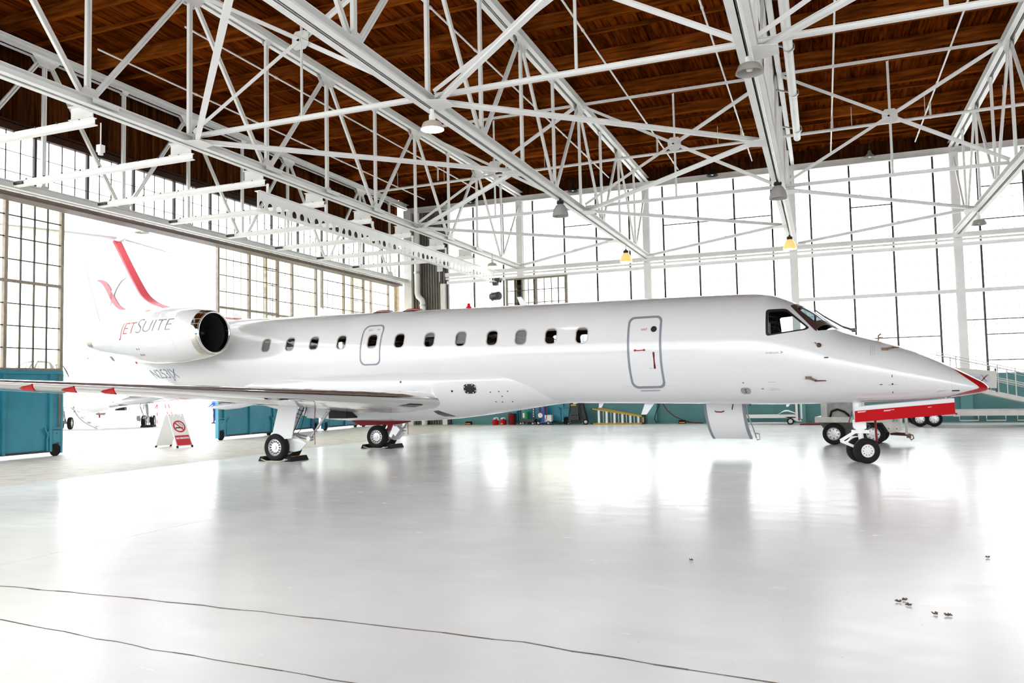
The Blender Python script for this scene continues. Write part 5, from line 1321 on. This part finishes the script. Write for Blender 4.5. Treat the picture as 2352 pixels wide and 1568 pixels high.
chock_pair('red wheel chocks at the wheel of the jet outdoors', tuple(M2 @ Vector((-12.53, 2.05, 0))), ang2, 0.62, 0.80, ORG_, 'chocks at the wheels')
for x, lb in ((-15.5, 'small black chock with orange stripe by the wall near the red cans'), (-5.66, 'small black chock with orange stripe by the wall under the hanging hose')):
    t = thing('wheel_chock', lb, 'wheel chock', (x, 34.35, 0), group='loose chocks along the back wall')
    MB().prism([(-0.15, 0), (0.15, 0), (0.13, 0.15), (-0.13, 0.15)], lambda u, v, q: (x + u, q, v), 34.28, 34.42).build('block', BLACK, t)
    MB().b6(x - 0.12, x + 0.12, 34.27, 34.281, 0.03, 0.07).build('stripe', ORG_, t)

# ---- wheels for carts
def cwheel(par, c, r, wd, hub, holes=8, name='wheel'):
    return wheel(par, c, r, wd, hub, holes, name, rr=0.60)
# ---- ground power cart behind the nose wheels
CARTW = mat('dirty_white_cart_paint', (0.62, 0.61, 0.56), 0.5, var=0.25, scale=5); CARTG = mat('galvanised_box', (0.42, 0.42, 0.41), 0.45, var=0.3, scale=6)
OLIVE = mat('grimy_chassis', (0.12, 0.115, 0.09), 0.6, var=0.4, scale=5)
gc = thing('ground_power_cart', 'dirty white ground power cart on four wheels behind the nose wheels', 'cart', (0.8, 22.6, 0), -0.16)
MB().b6(-0.20, 1.50, 22.0, 23.2, 0.56, 0.70).build('deck', CARTW, gc)
MB().b6(-0.05, 0.10, 22.05, 23.1, 0.70, 1.25).build('end_panel', CARTW, gc); MB().b6(0.70, 0.86, 22.05, 23.1, 0.70, 1.25).build('end_panel', CARTW, gc)
MB().b6(0.10, 0.70, 22.08, 23.1, 0.70, 1.25).build('generator_box', CARTG, gc); MB().b6(-0.06, 0.87, 22.03, 23.12, 1.25, 1.28).build('lid', CARTW, gc)
mb = MB(); mb.prism([(-0.18, 0.56), (1.55, 0.56), (1.45, 0.30), (1.2, 0.2), (0.55, 0.2), (0.02, 0.30)], lambda u, v, q: (u, q, v), 22.35, 22.95); mb.build('chassis', OLIVE, gc)
mb = MB(); mb.prism([(1.36, 0.74), (1.78, 0.74), (1.76, 0.34), (1.54, 0.30), (1.38, 0.56)], lambda u, v, q: (u, q, v), 21.98, 22.7); rb = mb.build('control_box', CARTW, gc)
text_obj('lettering', '20 V', 0.10, lambda u, v: Vector((1.60 + u, 21.975, 0.58 + v)), BLK, rb, width=0.13)
for x in (1.52, 1.70): MB().b6(x - 0.012, x + 0.012, 21.965, 21.98, 0.40, 0.43).build('latch', OLIVE, rb)
MB().b6(1.86, 1.92, 22.25, 22.32, 0.26, 1.0).build('corner_post', CARTW, gc)
mb = MB(); mb.tube([(1.5, 22.6, 0.26), (1.95, 22.5, 0.24)], 0.04, 8); mb.tube([(1.90, 22.35, 0.26), (2.02, 22.32, 0.24), (2.04, 22.32, 0.16), (1.98, 22.32, 0.12), (1.95, 22.32, 0.18)], 0.016, 6); mb.box((1.93, 22.36, 0.22), (0.10, 0.10, 0.10)); mb.build('tow_hitch', BROWN, gc)
for x in (0.24, 1.16):
    for y in (22.06, 23.1): cwheel(gc, (x, y, 0.272), 0.272, 0.17, RIM, 8)
MB().tube([(0.17, 22.02, 0.70), (0.22, 22.0, 0.84), (0.36, 21.99, 0.89), (0.52, 21.99, 0.83), (0.66, 22.0, 0.70)], 0.028, 8).build('power_cable', BLACK, gc, smooth=True)
# ---- passenger ramp trailer on the right
rt = thing('passenger_ramp', 'white wheeled boarding ramp with railings and a sign panel beyond the nose', 'ramp', (5.2, 31.6, 0))
RW = mat('ramp_off_white', (0.66, 0.65, 0.61), 0.45, var=0.1, scale=3); RG = mat('ramp_deck_grey', (0.30, 0.27, 0.23), 0.6)
MB().b6(3.5, 10.5, 31.1, 31.2, 0.36, 0.54).build('side_beam', RW, rt); MB().b6(3.5, 10.5, 32.4, 32.5, 0.36, 0.54).build('side_beam', RW, rt)
for k in range(5): MB().b6(3.9 + 1.5 * k, 4.0 + 1.5 * k, 31.2, 32.4, 0.38, 0.5).build('cross_member', RW, rt)
def dk(x): return 1.27 - 0.27 * (x - 4.87)
mb = MB(); mb.prism([(3.9, dk(3.9)), (8.9, dk(8.9)), (8.9, dk(8.9) - 0.05), (3.9, dk(3.9) - 0.05)], lambda u, v, q: (u, q, v), 31.2, 32.45); mb.build('ramp_deck', RG, rt)
for y in (31.16, 32.46): MB().bar((3.9, y, dk(3.9) - 0.05), (8.9, y, dk(8.9) - 0.05), 0.07, 0.16).build('ramp_stringer', RW, rt)
for y in (31.15, 32.5):
    for h, r in ((0.93, 0.012), (0.83, 0.010), (0.50, 0.016), (0.43, 0.014)):
        MB().tube([(3.6 if h > 0.6 else 5.3, y, dk(3.6 if h > 0.6 else 5.3) + h), (8.9, y, dk(8.9) + h)], r, 8).build('rail', RW if h < 0.6 else ALU, rt)
    for x in (4.2, 5.42, 5.93, 7.0, 8.2): MB().tube([(x, y, dk(x) - 0.05), (x, y, dk(x) + 0.95)], 0.018, 8).build('rail_post', RW, rt)
    MB().b6(5.33, 5.38, y - 0.03, y + 0.03, dk(5.35), dk(5.35) + 0.8).build('brace_post', BLACKM, rt)
pn = MB().add([(3.9, 31.10, 1.42), (5.36, 31.10, 1.27), (5.39, 31.10, 1.84), (3.9, 31.10, 2.04), (3.9, 31.13, 1.42), (5.36, 31.13, 1.27), (5.39, 31.13, 1.84), (3.9, 31.13, 2.04)], [(0, 1, 2, 3), (7, 6, 5, 4), (0, 4, 5, 1), (1, 5, 6, 2), (2, 6, 7, 3), (3, 7, 4, 0)]).build('sign_panel', RW, rt)
lg = MB().add([(4.45, 31.095, 1.50), (5.16, 31.095, 1.48), (5.18, 31.095, 1.74), (4.45, 31.095, 1.79)], [(0, 1, 2, 3)]).build('logo_plate', mat('pale_lilac_plate', (0.55, 0.56, 0.62), 0.4), pn)
for pts, m in (([(4.88, 1.50), (4.98, 1.54), (5.02, 1.70), (5.16, 1.73)], RED), ([(4.90, 1.74), (5.00, 1.70), (4.99, 1.54), (5.12, 1.49)], GREYP)):
    mb = MB(); N_ = 14; cv = []
    for k in range(N_ + 1):
        t = k / N_; q = [Vector((p[0], 0, p[1])) for p in pts]; cv.append(q[0] * (1 - t) ** 3 + q[1] * 3 * t * (1 - t) ** 2 + q[2] * 3 * t * t * (1 - t) + q[3] * t ** 3)
    for k, p in enumerate(cv):
        d = (cv[min(k + 1, N_)] - cv[max(k - 1, 0)]).normalized(); w = 0.018 * math.sin(PI * k / N_) ** 0.6
        for s in (-1, 1): mb.v.append(Vector((p.x - d.z * w * s, 31.09, p.z + d.x * w * s)))
    for k in range(N_): mb.f.append((2 * k, 2 * k + 1, 2 * k + 3, 2 * k + 2))
    mb.build('logo_swoosh', m, lg)
text_obj('lettering', 'JETSUITE', 0.10, lambda u, v: Vector((4.48 + u, 31.09, 1.61 + v - 0.03 * u)), GREYP, lg, width=0.42)
for x in (3.0, 3.44):
    for y in (31.15, 32.55): cwheel(rt, (x, y, 0.26), 0.26, 0.17, RIM, 8)
mb = MB(); mb.b6(2.75, 3.9, 31.2, 31.3, 0.42, 0.56); mb.b6(2.75, 3.9, 32.3, 32.4, 0.42, 0.56); mb.b6(2.96, 3.04, 31.15, 32.55, 0.22, 0.30); mb.b6(3.40, 3.48, 31.15, 32.55, 0.22, 0.30); mb.build('axle_frame', DRED, rt)
rl = MB().b6(4.02, 4.20, 31.05, 31.1, 0.34, 0.52).build('reflector_plate', RW, rt); MB().b6(4.08, 4.14, 31.04, 31.05, 0.40, 0.46).build('reflector', RED, rl)
for x in (4.5, 5.3, 6.2):
    MB().tube([(x - 0.28, 31.15, 0.36), (x - 0.28, 31.15, 0.20), (x + 0.28, 31.15, 0.20), (x + 0.28, 31.15, 0.36)], 0.018, 6).build('step_loop', RW, rt)
MB().b6(10.2, 10.3, 31.2, 31.3, 0, 0.4).build('jack_leg', RW, rt); MB().b6(10.2, 10.3, 32.3, 32.4, 0, 0.4).build('jack_leg', RW, rt)
# ---- flat dolly along the back wall
dl = thing('tow_dolly', 'low white dolly carrying a padded white cover by the teal wall', 'dolly', (-2.2, 33.2, 0))
MB().b6(-3.9, -1.1, 33.0, 33.1, 0.26, 0.38).build('side_beam', WHITEP, dl); MB().b6(-3.9, -1.1, 33.5, 33.6, 0.26, 0.38).build('side_beam', WHITEP, dl)
MB().tube([(-3.9, 33.05, 0.06), (-1.4, 33.05, 0.06)], 0.035, 8).build('tow_bar', WHITEP, dl)
for x in (-3.9, -2.6, -1.15): MB().b6(x - 0.04, x + 0.04, 33.1, 33.5, 0.28, 0.36).build('cross_member', WHITEP, dl)
mb = MB(); mb.b6(-1.10, -1.02, 32.98, 33.06, 0.16, 0.80); mb.b6(-0.92, -0.86, 32.98, 33.06, 0.22, 0.80); mb.prism([(-1.5, 0.30), (-1.02, 0.30), (-0.88, 0.12), (-1.04, 0.12)], lambda u, v, q: (u, q, v), 33.0, 33.06); mb.build('end_frame', WHITEP, dl)
MB().b6(-1.0, -0.96, 32.96, 33.0, 0.20, 0.78).build('cover_strap', BLACKM, dl); MB().b6(-1.0, -0.95, 32.95, 33.0, 0.16, 0.20).build('tail_light', RED, dl)
cv = MB(); N_ = 16
prof = [(-1.78, 0.39), (-1.68, 0.44), (-1.6, 0.50), (-1.5, 0.545), (-1.38, 0.55), (-1.25, 0.50), (-1.12, 0.44), (-1.06, 0.40)]
for y, s in ((32.98, 0.75), (33.05, 0.95), (33.25, 1.05), (33.5, 0.95), (33.62, 0.7)):
    for x, z in prof: cv.v.append(Vector((x, y, 0.39 + (z - 0.39) * s)))
for i in range(4):
    for k in range(7): cv.f.append((i * 8 + k, i * 8 + k + 1, (i + 1) * 8 + k + 1, (i + 1) * 8 + k))
cv.build('padded_cover', WHITEP, dl, smooth=True)
for x in (-1.3, -3.3):
    for y in (33.0, 33.6): cwheel(dl, (x, y, 0.13), 0.13, 0.09, RIMW, 5)
# ---- yellow step ladder lying on its side
ld = thing('step_ladder', 'yellow fibreglass stepladder lying on its side below the teal wall', 'ladder', (-8.35, 34.1, 0))
MB().bar((-9.46, 34.05, 0.03), (-7.26, 34.05, 0.03), 0.05, 0.05).build('side_rail', YEL, ld); MB().bar((-9.46, 34.02, 0.67), (-7.28, 34.02, 0.32), 0.05, 0.045).build('side_rail', YEL, ld)
MB().bar((-9.38, 34.38, 0.03), (-7.26, 34.20, 0.03), 0.05, 0.05).build('side_rail', YEL, ld); MB().bar((-9.30, 34.38, 0.70), (-7.28, 34.18, 0.34), 0.05, 0.045).build('side_rail', YEL, ld)
for k in range(6):
    x = -9.18 + 0.345 * k; zt = 0.67 - 0.35 * (x + 9.46) / 2.18
    MB().b6(x - 0.045, x + 0.045, 34.01, 34.07, 0.05, zt).build('step', ALU, ld)
    MB().b6(x + 0.10, x + 0.14, 34.33 - 0.03 * k, 34.37 - 0.03 * k, 0.05, zt - 0.03).build('rear_brace', ALU, ld)
MB().b6(-7.30, -7.18, 33.98, 34.24, 0.0, 0.40).build('top_cap', BLACKM, ld); MB().b6(-7.27, -7.21, 33.972, 33.98, 0.08, 0.30).build('cap_label', YEL, ld)
for z in (0.03, 0.67): MB().box((-9.49, 34.04, z), (0.08, 0.08, 0.07)).build('foot', BLACKM, ld)
# ---- red fuel cans, drum
def can(x, y, label):
    t = thing('fuel_can', label, 'fuel can', (x, y, 0), group='red safety cans by the back wall')
    MB().lathe([(0.001, 0.0), (0.145, 0.0), (0.15, 0.02), (0.15, 0.20), (0.12, 0.24), (0.03, 0.26), (0.001, 0.26)], 20, (x, y, 0)).build('body', RED, t, smooth=True)
    MB().tube([(x - 0.10, y, 0.24), (x - 0.09, y, 0.30), (x + 0.02, y, 0.33), (x + 0.09, y, 0.30), (x + 0.10, y, 0.24)], 0.018, 6).build('handle', ALU, t)
    MB().lathe([(0.001, 0.34), (0.04, 0.33), (0.045, 0.28), (0.05, 0.25)], 12, (x - 0.02, y, 0)).build('cap', ALU, t, smooth=True)
    return t
c1 = can(-14.02, 34.05, 'red metal safety can with pale spout hose, farther from the red drum')
MB().tube([(-13.98, 33.98, 0.32), (-13.88, 33.95, 0.33), (-13.84, 33.94, 0.2)], 0.02, 6).build('spout_hose', WHITEP, c1)
c2 = can(-13.66, 34.05, 'red metal safety can with a yellow label, beside the red drum'); MB().b6(-13.72, -13.62, 33.89, 33.898, 0.03, 0.08).build('label_plate', YEL, c2)
dr = thing('oily_waste_can', 'tall red round oily waste can between the red safety cans and green bucket', 'waste can', (-13.22, 34.05, 0))
MB().lathe([(0.001, 0.0), (0.165, 0.0), (0.17, 0.03), (0.17, 0.44), (0.18, 0.45), (0.18, 0.50), (0.001, 0.51)], 24, (-13.22, 34.05, 0)).build('body', DRED, dr, smooth=True)
for z in (0.03, 0.44): MB().lathe([(0.171, z - 0.01), (0.178, z), (0.171, z + 0.01)], 24, (-13.22, 34.05, 0)).build('hoop', RED, dr)
MB().b6(-13.25, -13.19, 33.86, 33.90, 0.50, 0.56).build('lid_hinge', BLACKM, dr)
# ---- black tool cart with green bucket
tc = thing('tool_cart', 'black metal frame cart that carries the green bucket', 'cart', (-12.4, 34.0, 0))
MB().b6(-12.75, -12.08, 33.8, 34.15, 0.14, 0.26).build('tray', BLACKM, tc)
for x in (-12.73, -12.16, -12.06): MB().b6(x - 0.022, x + 0.022, 33.82, 33.87, 0.2, 1.05).build('upright', BLACKM, tc)
MB().b6(-12.75, -12.05, 33.82, 33.87, 1.02, 1.08).build('push_bar', BLACKM, tc)
for k in range(6): MB().b6(-12.14, -12.08, 33.815, 33.825, 0.36 + k * 0.1, 0.40 + k * 0.1).build('slot', METAL, tc)
for x in (-12.72, -12.15):
    for y in (33.82, 34.12): cwheel(tc, (x, y, 0.065), 0.065, 0.04, RIMW, 4, 'caster')
gb = thing('green_bucket', 'green bucket with white label standing in the black tool cart', 'bucket', (-12.52, 33.97, 0.26))
MB().lathe([(0.001, 0.26), (0.13, 0.26), (0.15, 0.56), (0.155, 0.56), (0.155, 0.585), (0.001, 0.585)], 24, (-12.52, 33.97, 0)).build('body', mat('green_plastic', (0.02, 0.30, 0.10), 0.4), gb, smooth=True)
MB().b6(-12.62, -12.54, 33.825, 33.835, 0.32, 0.53).build('label', WHITEP, gb); MB().tube([(-12.66, 33.97, 0.56), (-12.6, 33.93, 0.70), (-12.52, 33.92, 0.74), (-12.44, 33.93, 0.70), (-12.38, 33.97, 0.56)], 0.010, 6).build('handle', ALU, gb)
# ---- blue gas bottle trolley
gt = thing('gas_bottle_trolley', 'blue bottle trolley with red hose, white box and small wheels', 'trolley', (-11.6, 33.95, 0))
MB().lathe([(0.001, 0.14), (0.11, 0.15), (0.115, 0.2), (0.115, 0.78), (0.08, 0.88), (0.035, 0.92), (0.035, 0.97), (0.001, 0.98)], 20, (-11.68, 33.95, 0)).build('bottle', mat('blue_bottle_paint', (0.02, 0.10, 0.42), 0.35), gt, smooth=True)
MB().lathe([(0.001, 0.0), (0.1, 0.0), (0.11, 0.03), (0.001, 0.03)], 20, (-11.78, 33.82, 0.42), (0, -1, 0)).build('hose_reel', WHITEP, gt)
mb = MB(); mb.b6(-11.9, -11.35, 33.8, 34.1, 0.10, 0.14); mb.tube([(-11.52, 34.0, 0.12), (-11.52, 34.0, 1.05)], 0.016, 6); mb.tube([(-11.84, 34.0, 0.12), (-11.84, 34.0, 1.05), (-11.52, 34.0, 1.05)], 0.016, 6); mb.build('frame', mat('blue_frame_paint', (0.02, 0.13, 0.45), 0.4), gt)
MB().b6(-11.58, -11.28, 33.80, 34.05, 0.14, 0.43).build('white_box', WHITEP, gt)
MB().tube([(-11.68, 33.9, 0.95), (-11.82, 33.84, 0.88), (-11.86, 33.82, 0.65), (-11.80, 33.80, 0.50), (-11.66, 33.80, 0.62), (-11.56, 33.80, 0.85), (-11.5, 33.80, 0.78), (-11.48, 33.79, 0.4), (-11.55, 33.78, 0.16)], 0.012, 6).build('hose', RED, gt, smooth=True)
mb = MB(); mb.lathe([(0.001, 0), (0.03, 0), (0.03, 0.03), (0.001, 0.03)], 10, (-11.62, 33.86, 0.97), (0, -1, 0)); mb.lathe([(0.001, 0), (0.03, 0), (0.03, 0.03), (0.001, 0.03)], 10, (-11.70, 33.84, 1.0), (0, -1, 0)); mb.build('gauges', ALU, gt)
for x in (-11.88, -11.42):
    for y in (33.82, 34.1): cwheel(gt, (x, y, 0.09), 0.09, 0.05, RIMW, 4)
# ---- black hand cart
hc = thing('service_cart', 'black wheeled service cart with a yellow strap beside the yellow stepladder', 'cart', (-10.15, 33.95, 0))
mb = MB()
for x0, x1 in ((-10.50, -10.40), (-9.92, -10.02)):
    for y in (33.8, 34.15): mb.tube([(x0, y, 0.08), (x1, y, 0.85), (x1 + 0.02, y, 1.05)], 0.02, 6)
mb.tube([(-10.5, 33.8, 0.14), (-9.92, 33.8, 0.14)], 0.02, 6); mb.tube([(-10.4, 33.8, 1.04), (-10.0, 33.8, 1.04)], 0.02, 6); mb.build('frame', BLACKM, hc)
MB().b6(-10.42, -10.04, 33.82, 34.1, 0.42, 0.82).build('cabinet', mat('dark_green_cabinet', (0.012, 0.03, 0.022), 0.4), hc); MB().b6(-10.44, -10.02, 33.80, 34.12, 0.20, 0.40).build('lower_tray', BLACKM, hc)
MB().b6(-10.36, -10.12, 33.79, 33.82, 0.82, 0.88).build('strap', YEL, hc)
mb = MB(); mb.prism([(-10.02, 0.95), (-9.90, 0.98), (-9.70, 0.20), (-9.80, 0.10), (-9.98, 0.4)], lambda u, v, q: (u, q, v), 33.9, 34.2); mb.build('seat_back', BLACKM, hc)
for x, r in ((-10.5, 0.05), (-9.86, 0.05), (-9.72, 0.12)): cwheel(hc, (x, 33.84, r), r, 0.05, RIM, 5)
mb = MB(); mb.tube([(-10.25, 33.82, 0.92), (-10.1, 33.80, 0.94), (-10.02, 33.8, 1.02)], 0.04, 8); mb.build('white_bag', WHITEP, hc)
# ---- hose hung on the back wall
ho2 = thing('air_hose', 'dark red rubber hose looping down the teal wall to the floor', 'hose', (-6.2, 34.5, 0))
MB().tube([(-6.55, 34.6, 0.98), (-6.50, 34.55, 0.86), (-6.30, 34.5, 0.55), (-6.0, 34.48, 0.30), (-5.6, 34.45, 0.12), (-5.25, 34.4, 0.03), (-4.8, 34.35, 0.02)], 0.018, 8).build('hose', DRED, ho2, smooth=True)
MB().tube([(-6.6, 34.6, 0.98), (-6.66, 34.56, 0.75), (-6.80, 34.52, 0.45), (-6.86, 34.5, 0.2), (-6.78, 34.48, 0.03)], 0.014, 8).build('cable', BLACK, ho2, smooth=True); MB().b6(-6.66, -6.5, 34.58, 34.7, 0.95, 1.08).build('outlet_box', METAL, ho2)
mat_ = tag(MB().prism([(-0.95, 32.6), (0.3, 32.4), (0.5, 33.0), (-0.6, 33.3)], lambda u, v, t: (u, v, t), 0.0, 0.05).build('folded_tarp', DRED), 'dark red folded tarp on the floor behind the ground power cart', 'tarp')
# ---- striped tripod stand outdoors
ts = thing('striped_pole_stand', 'red and white striped pole stand outdoors behind the no smoking sign', 'pole stand', (-37.3, 37.9, -0.02))
for (x0, x1, y0, y1) in ((-38.0, -38.35, 38.2, 38.5), (-37.7, -38.1, 38.1, 37.6), (-37.6, -37.2, 38.2, 38.4), (-37.2, -36.6, 38.0, 38.2)):
    for k in range(7):
        a, b_ = k / 7, (k + 1) / 7
        p = lambda t: (x0 + (x1 - x0) * t, y0 + (y1 - y0) * t, 1.62 - 1.64 * t)
        MB().tube([p(a), p(b_)], 0.03, 6).build('pole_band', REDS if k % 2 == 0 else WHITEP, ts)
MB().bar((-38.0, 38.2, 1.62), (-37.2, 38.0, 1.62), 0.04, 0.04).build('top_bar', REDS, ts)
# ---- person outdoors: one continuous body grown over a posed skeleton
def person(loc, rz):
    V = []; E = []; R = []
    def j(p, r, par=None):
        V.append(p); R.append(r)
        if par is not None: E.append((par, len(V) - 1))
        return len(V) - 1
    pel = j((0, 0, 0.96), 0.15); wai = j((0.0, 0, 1.12), 0.13, pel); che = j((0.01, 0, 1.32), 0.155, wai); shb = j((0.0, 0, 1.46), 0.12, che); nk = j((0.01, 0, 1.54), 0.055, shb)
    h1 = j((0.02, 0, 1.62), 0.085, nk); h2 = j((0.03, 0, 1.70), 0.098, h1); h3 = j((0.02, 0, 1.79), 0.07, h2)
    for s, f in ((-1, 0.10), (1, -0.12)):
        hip = j((0, s * 0.10, 0.90), 0.105, pel); kn = j((f * 0.7 + 0.03, s * 0.115, 0.50), 0.07, hip); cf = j((f * 0.8, s * 0.115, 0.32), 0.06, kn); an = j((f, s * 0.115, 0.10), 0.045, cf); to = j((f + 0.16, s * 0.13, 0.045), 0.04, an)
        sh = j((0, s * 0.20, 1.43), 0.065, shb); el = j((0.05, s * 0.26, 1.15), 0.048, sh); wr = j((0.24, s * 0.22, 1.02), 0.033, el); pa = j((0.31, s * 0.21, 1.00), 0.036, wr)
        for q, (dy, L) in enumerate(((-0.034, 0.065), (-0.012, 0.08), (0.012, 0.076), (0.033, 0.06))):
            k1 = j((0.35, s * 0.21 + dy, 0.99), 0.010, pa); k2 = j((0.35 + L * 0.6, s * 0.21 + dy, 0.975), 0.009, k1); j((0.35 + L, s * 0.21 + dy, 0.95), 0.008, k2)
        t1 = j((0.31, s * 0.165, 0.995), 0.010, pa); j((0.35, s * 0.15, 0.985), 0.009, t1)
    me = bpy.data.meshes.new('body'); me.from_pydata(V, E, [])
    o = bpy.data.objects.new('tmpb', me); COL.objects.link(o)
    sk = o.modifiers.new('s', 'SKIN'); sk.use_smooth_shade = True
    for i, sv in enumerate(me.skin_vertices[0].data): sv.radius = (R[i], R[i]); sv.use_root = (i == 0)
    o.modifiers.new('u', 'SUBSURF').levels = 2
    bpy.context.view_layer.update()
    m2 = bpy.data.meshes.new_from_object(o.evaluated_get(bpy.context.evaluated_depsgraph_get()))
    bpy.data.objects.remove(o)
    m2.materials.clear()
    for m in (mat('navy_coverall', (0.012, 0.035, 0.16), 0.8), mat('skin', (0.45, 0.27, 0.19), 0.55), mat('dark_boots', (0.02, 0.02, 0.022), 0.6), mat('blue_shirt', (0.05, 0.14, 0.55), 0.8)): m2.materials.append(m)
    for p in m2.polygons:
        c = p.center
        p.material_index = 1 if (c.z > 1.52 or c.x > 0.26 and c.z > 0.8) else (2 if c.z < 0.11 else (3 if c.z > 1.0 else 0))
    t = thing('person', 'person in navy trousers and blue top standing outdoors beyond the hangar door edge', 'person', loc, rz, local=True)
    b = bpy.data.objects.new('body', m2); link(b, t)
    MB().lathe([(0.001, 0.115), (0.07, 0.10), (0.105, 0.05), (0.108, 0.0), (0.10, -0.04)], 20, (0.01, 0, 1.725)).build('hair', BLK, t, smooth=True)
    for s in (-1, 1): MB().lathe([(0.001, 0), (0.016, 0.004), (0.018, 0.012)], 8, (0.128, s * 0.034, 1.70), (-1, 0, 0)).build('eye', BLK, t); MB().lathe([(0.001, 0.02), (0.02, 0.015), (0.03, 0)], 8, (0.02, s * 0.097, 1.68), (0, s, 0)).build('ear', MATS['skin'], t)
    MB().add([(0.120, 0, 1.71), (0.120, -0.018, 1.66), (0.120, 0.018, 1.66), (0.152, 0, 1.665)], [(0, 1, 3), (0, 3, 2), (1, 2, 3)]).build('nose', MATS['skin'], t); MB().b6(0.112, 0.124, -0.028, 0.028, 1.625, 1.635).build('mouth', mat('lips', (0.3, 0.12, 0.1), 0.5), t)
    MB().b6(-0.02, 0.02, -0.17, 0.17, 0.985, 1.02).build('belt', BLK, t)
    return t
person((-32.75, 37.2, -0.02), math.radians(200))
# ---- dry leaves and crumbs blown on to the floor
LEAF = mat('dry_leaf', (0.10, 0.06, 0.04), 0.7)
lp = [(-1.18, 7.36, 'single curled dry leaf on the open floor below the cabin door'), (0.42, 6.36, 'dry brown leaf scrap in the cluster on the floor below the nose'), (0.48, 6.28, 'dry brown leaf scrap in the cluster on the floor below the nose'), (0.46, 6.42, 'dry brown leaf scrap in the cluster on the floor below the nose'), (0.62, 6.09, 'dry leaf of the close pair beside the leaf cluster'), (0.69, 6.08, 'dry leaf of the close pair beside the leaf cluster'), (1.26, 8.14, 'lone dark leaf toward the right floor edge')]
for k, (x, y, lb) in enumerate(lp):
    mb = MB(); r = 0.016 + 0.003 * (k % 3); a0 = k * 1.3
    ring_ = [(r * (1.5 if q % 4 == 0 else 0.75) * math.cos(a0 + q * PI / 6), r * (0.6 if q % 2 else 0.45) * math.sin(a0 + q * PI / 6), 0.004 + 0.008 * (q % 3)) for q in range(12)]
    mb.add([(x, y, 0.003)] + [(x + p[0], y + p[1], p[2]) for p in ring_], [(0, 1 + q, 1 + (q + 1) % 12) for q in range(12)])
    mb.add([(x, y, 0.006)] + [(x + p[0], y + p[1], p[2] + 0.003) for p in ring_], [(0, 1 + (q + 1) % 12, 1 + q) for q in range(12)])
    tag(mb.build('dry_leaf', LEAF, fix=False), lb, 'leaf', 'dry leaves on the floor')
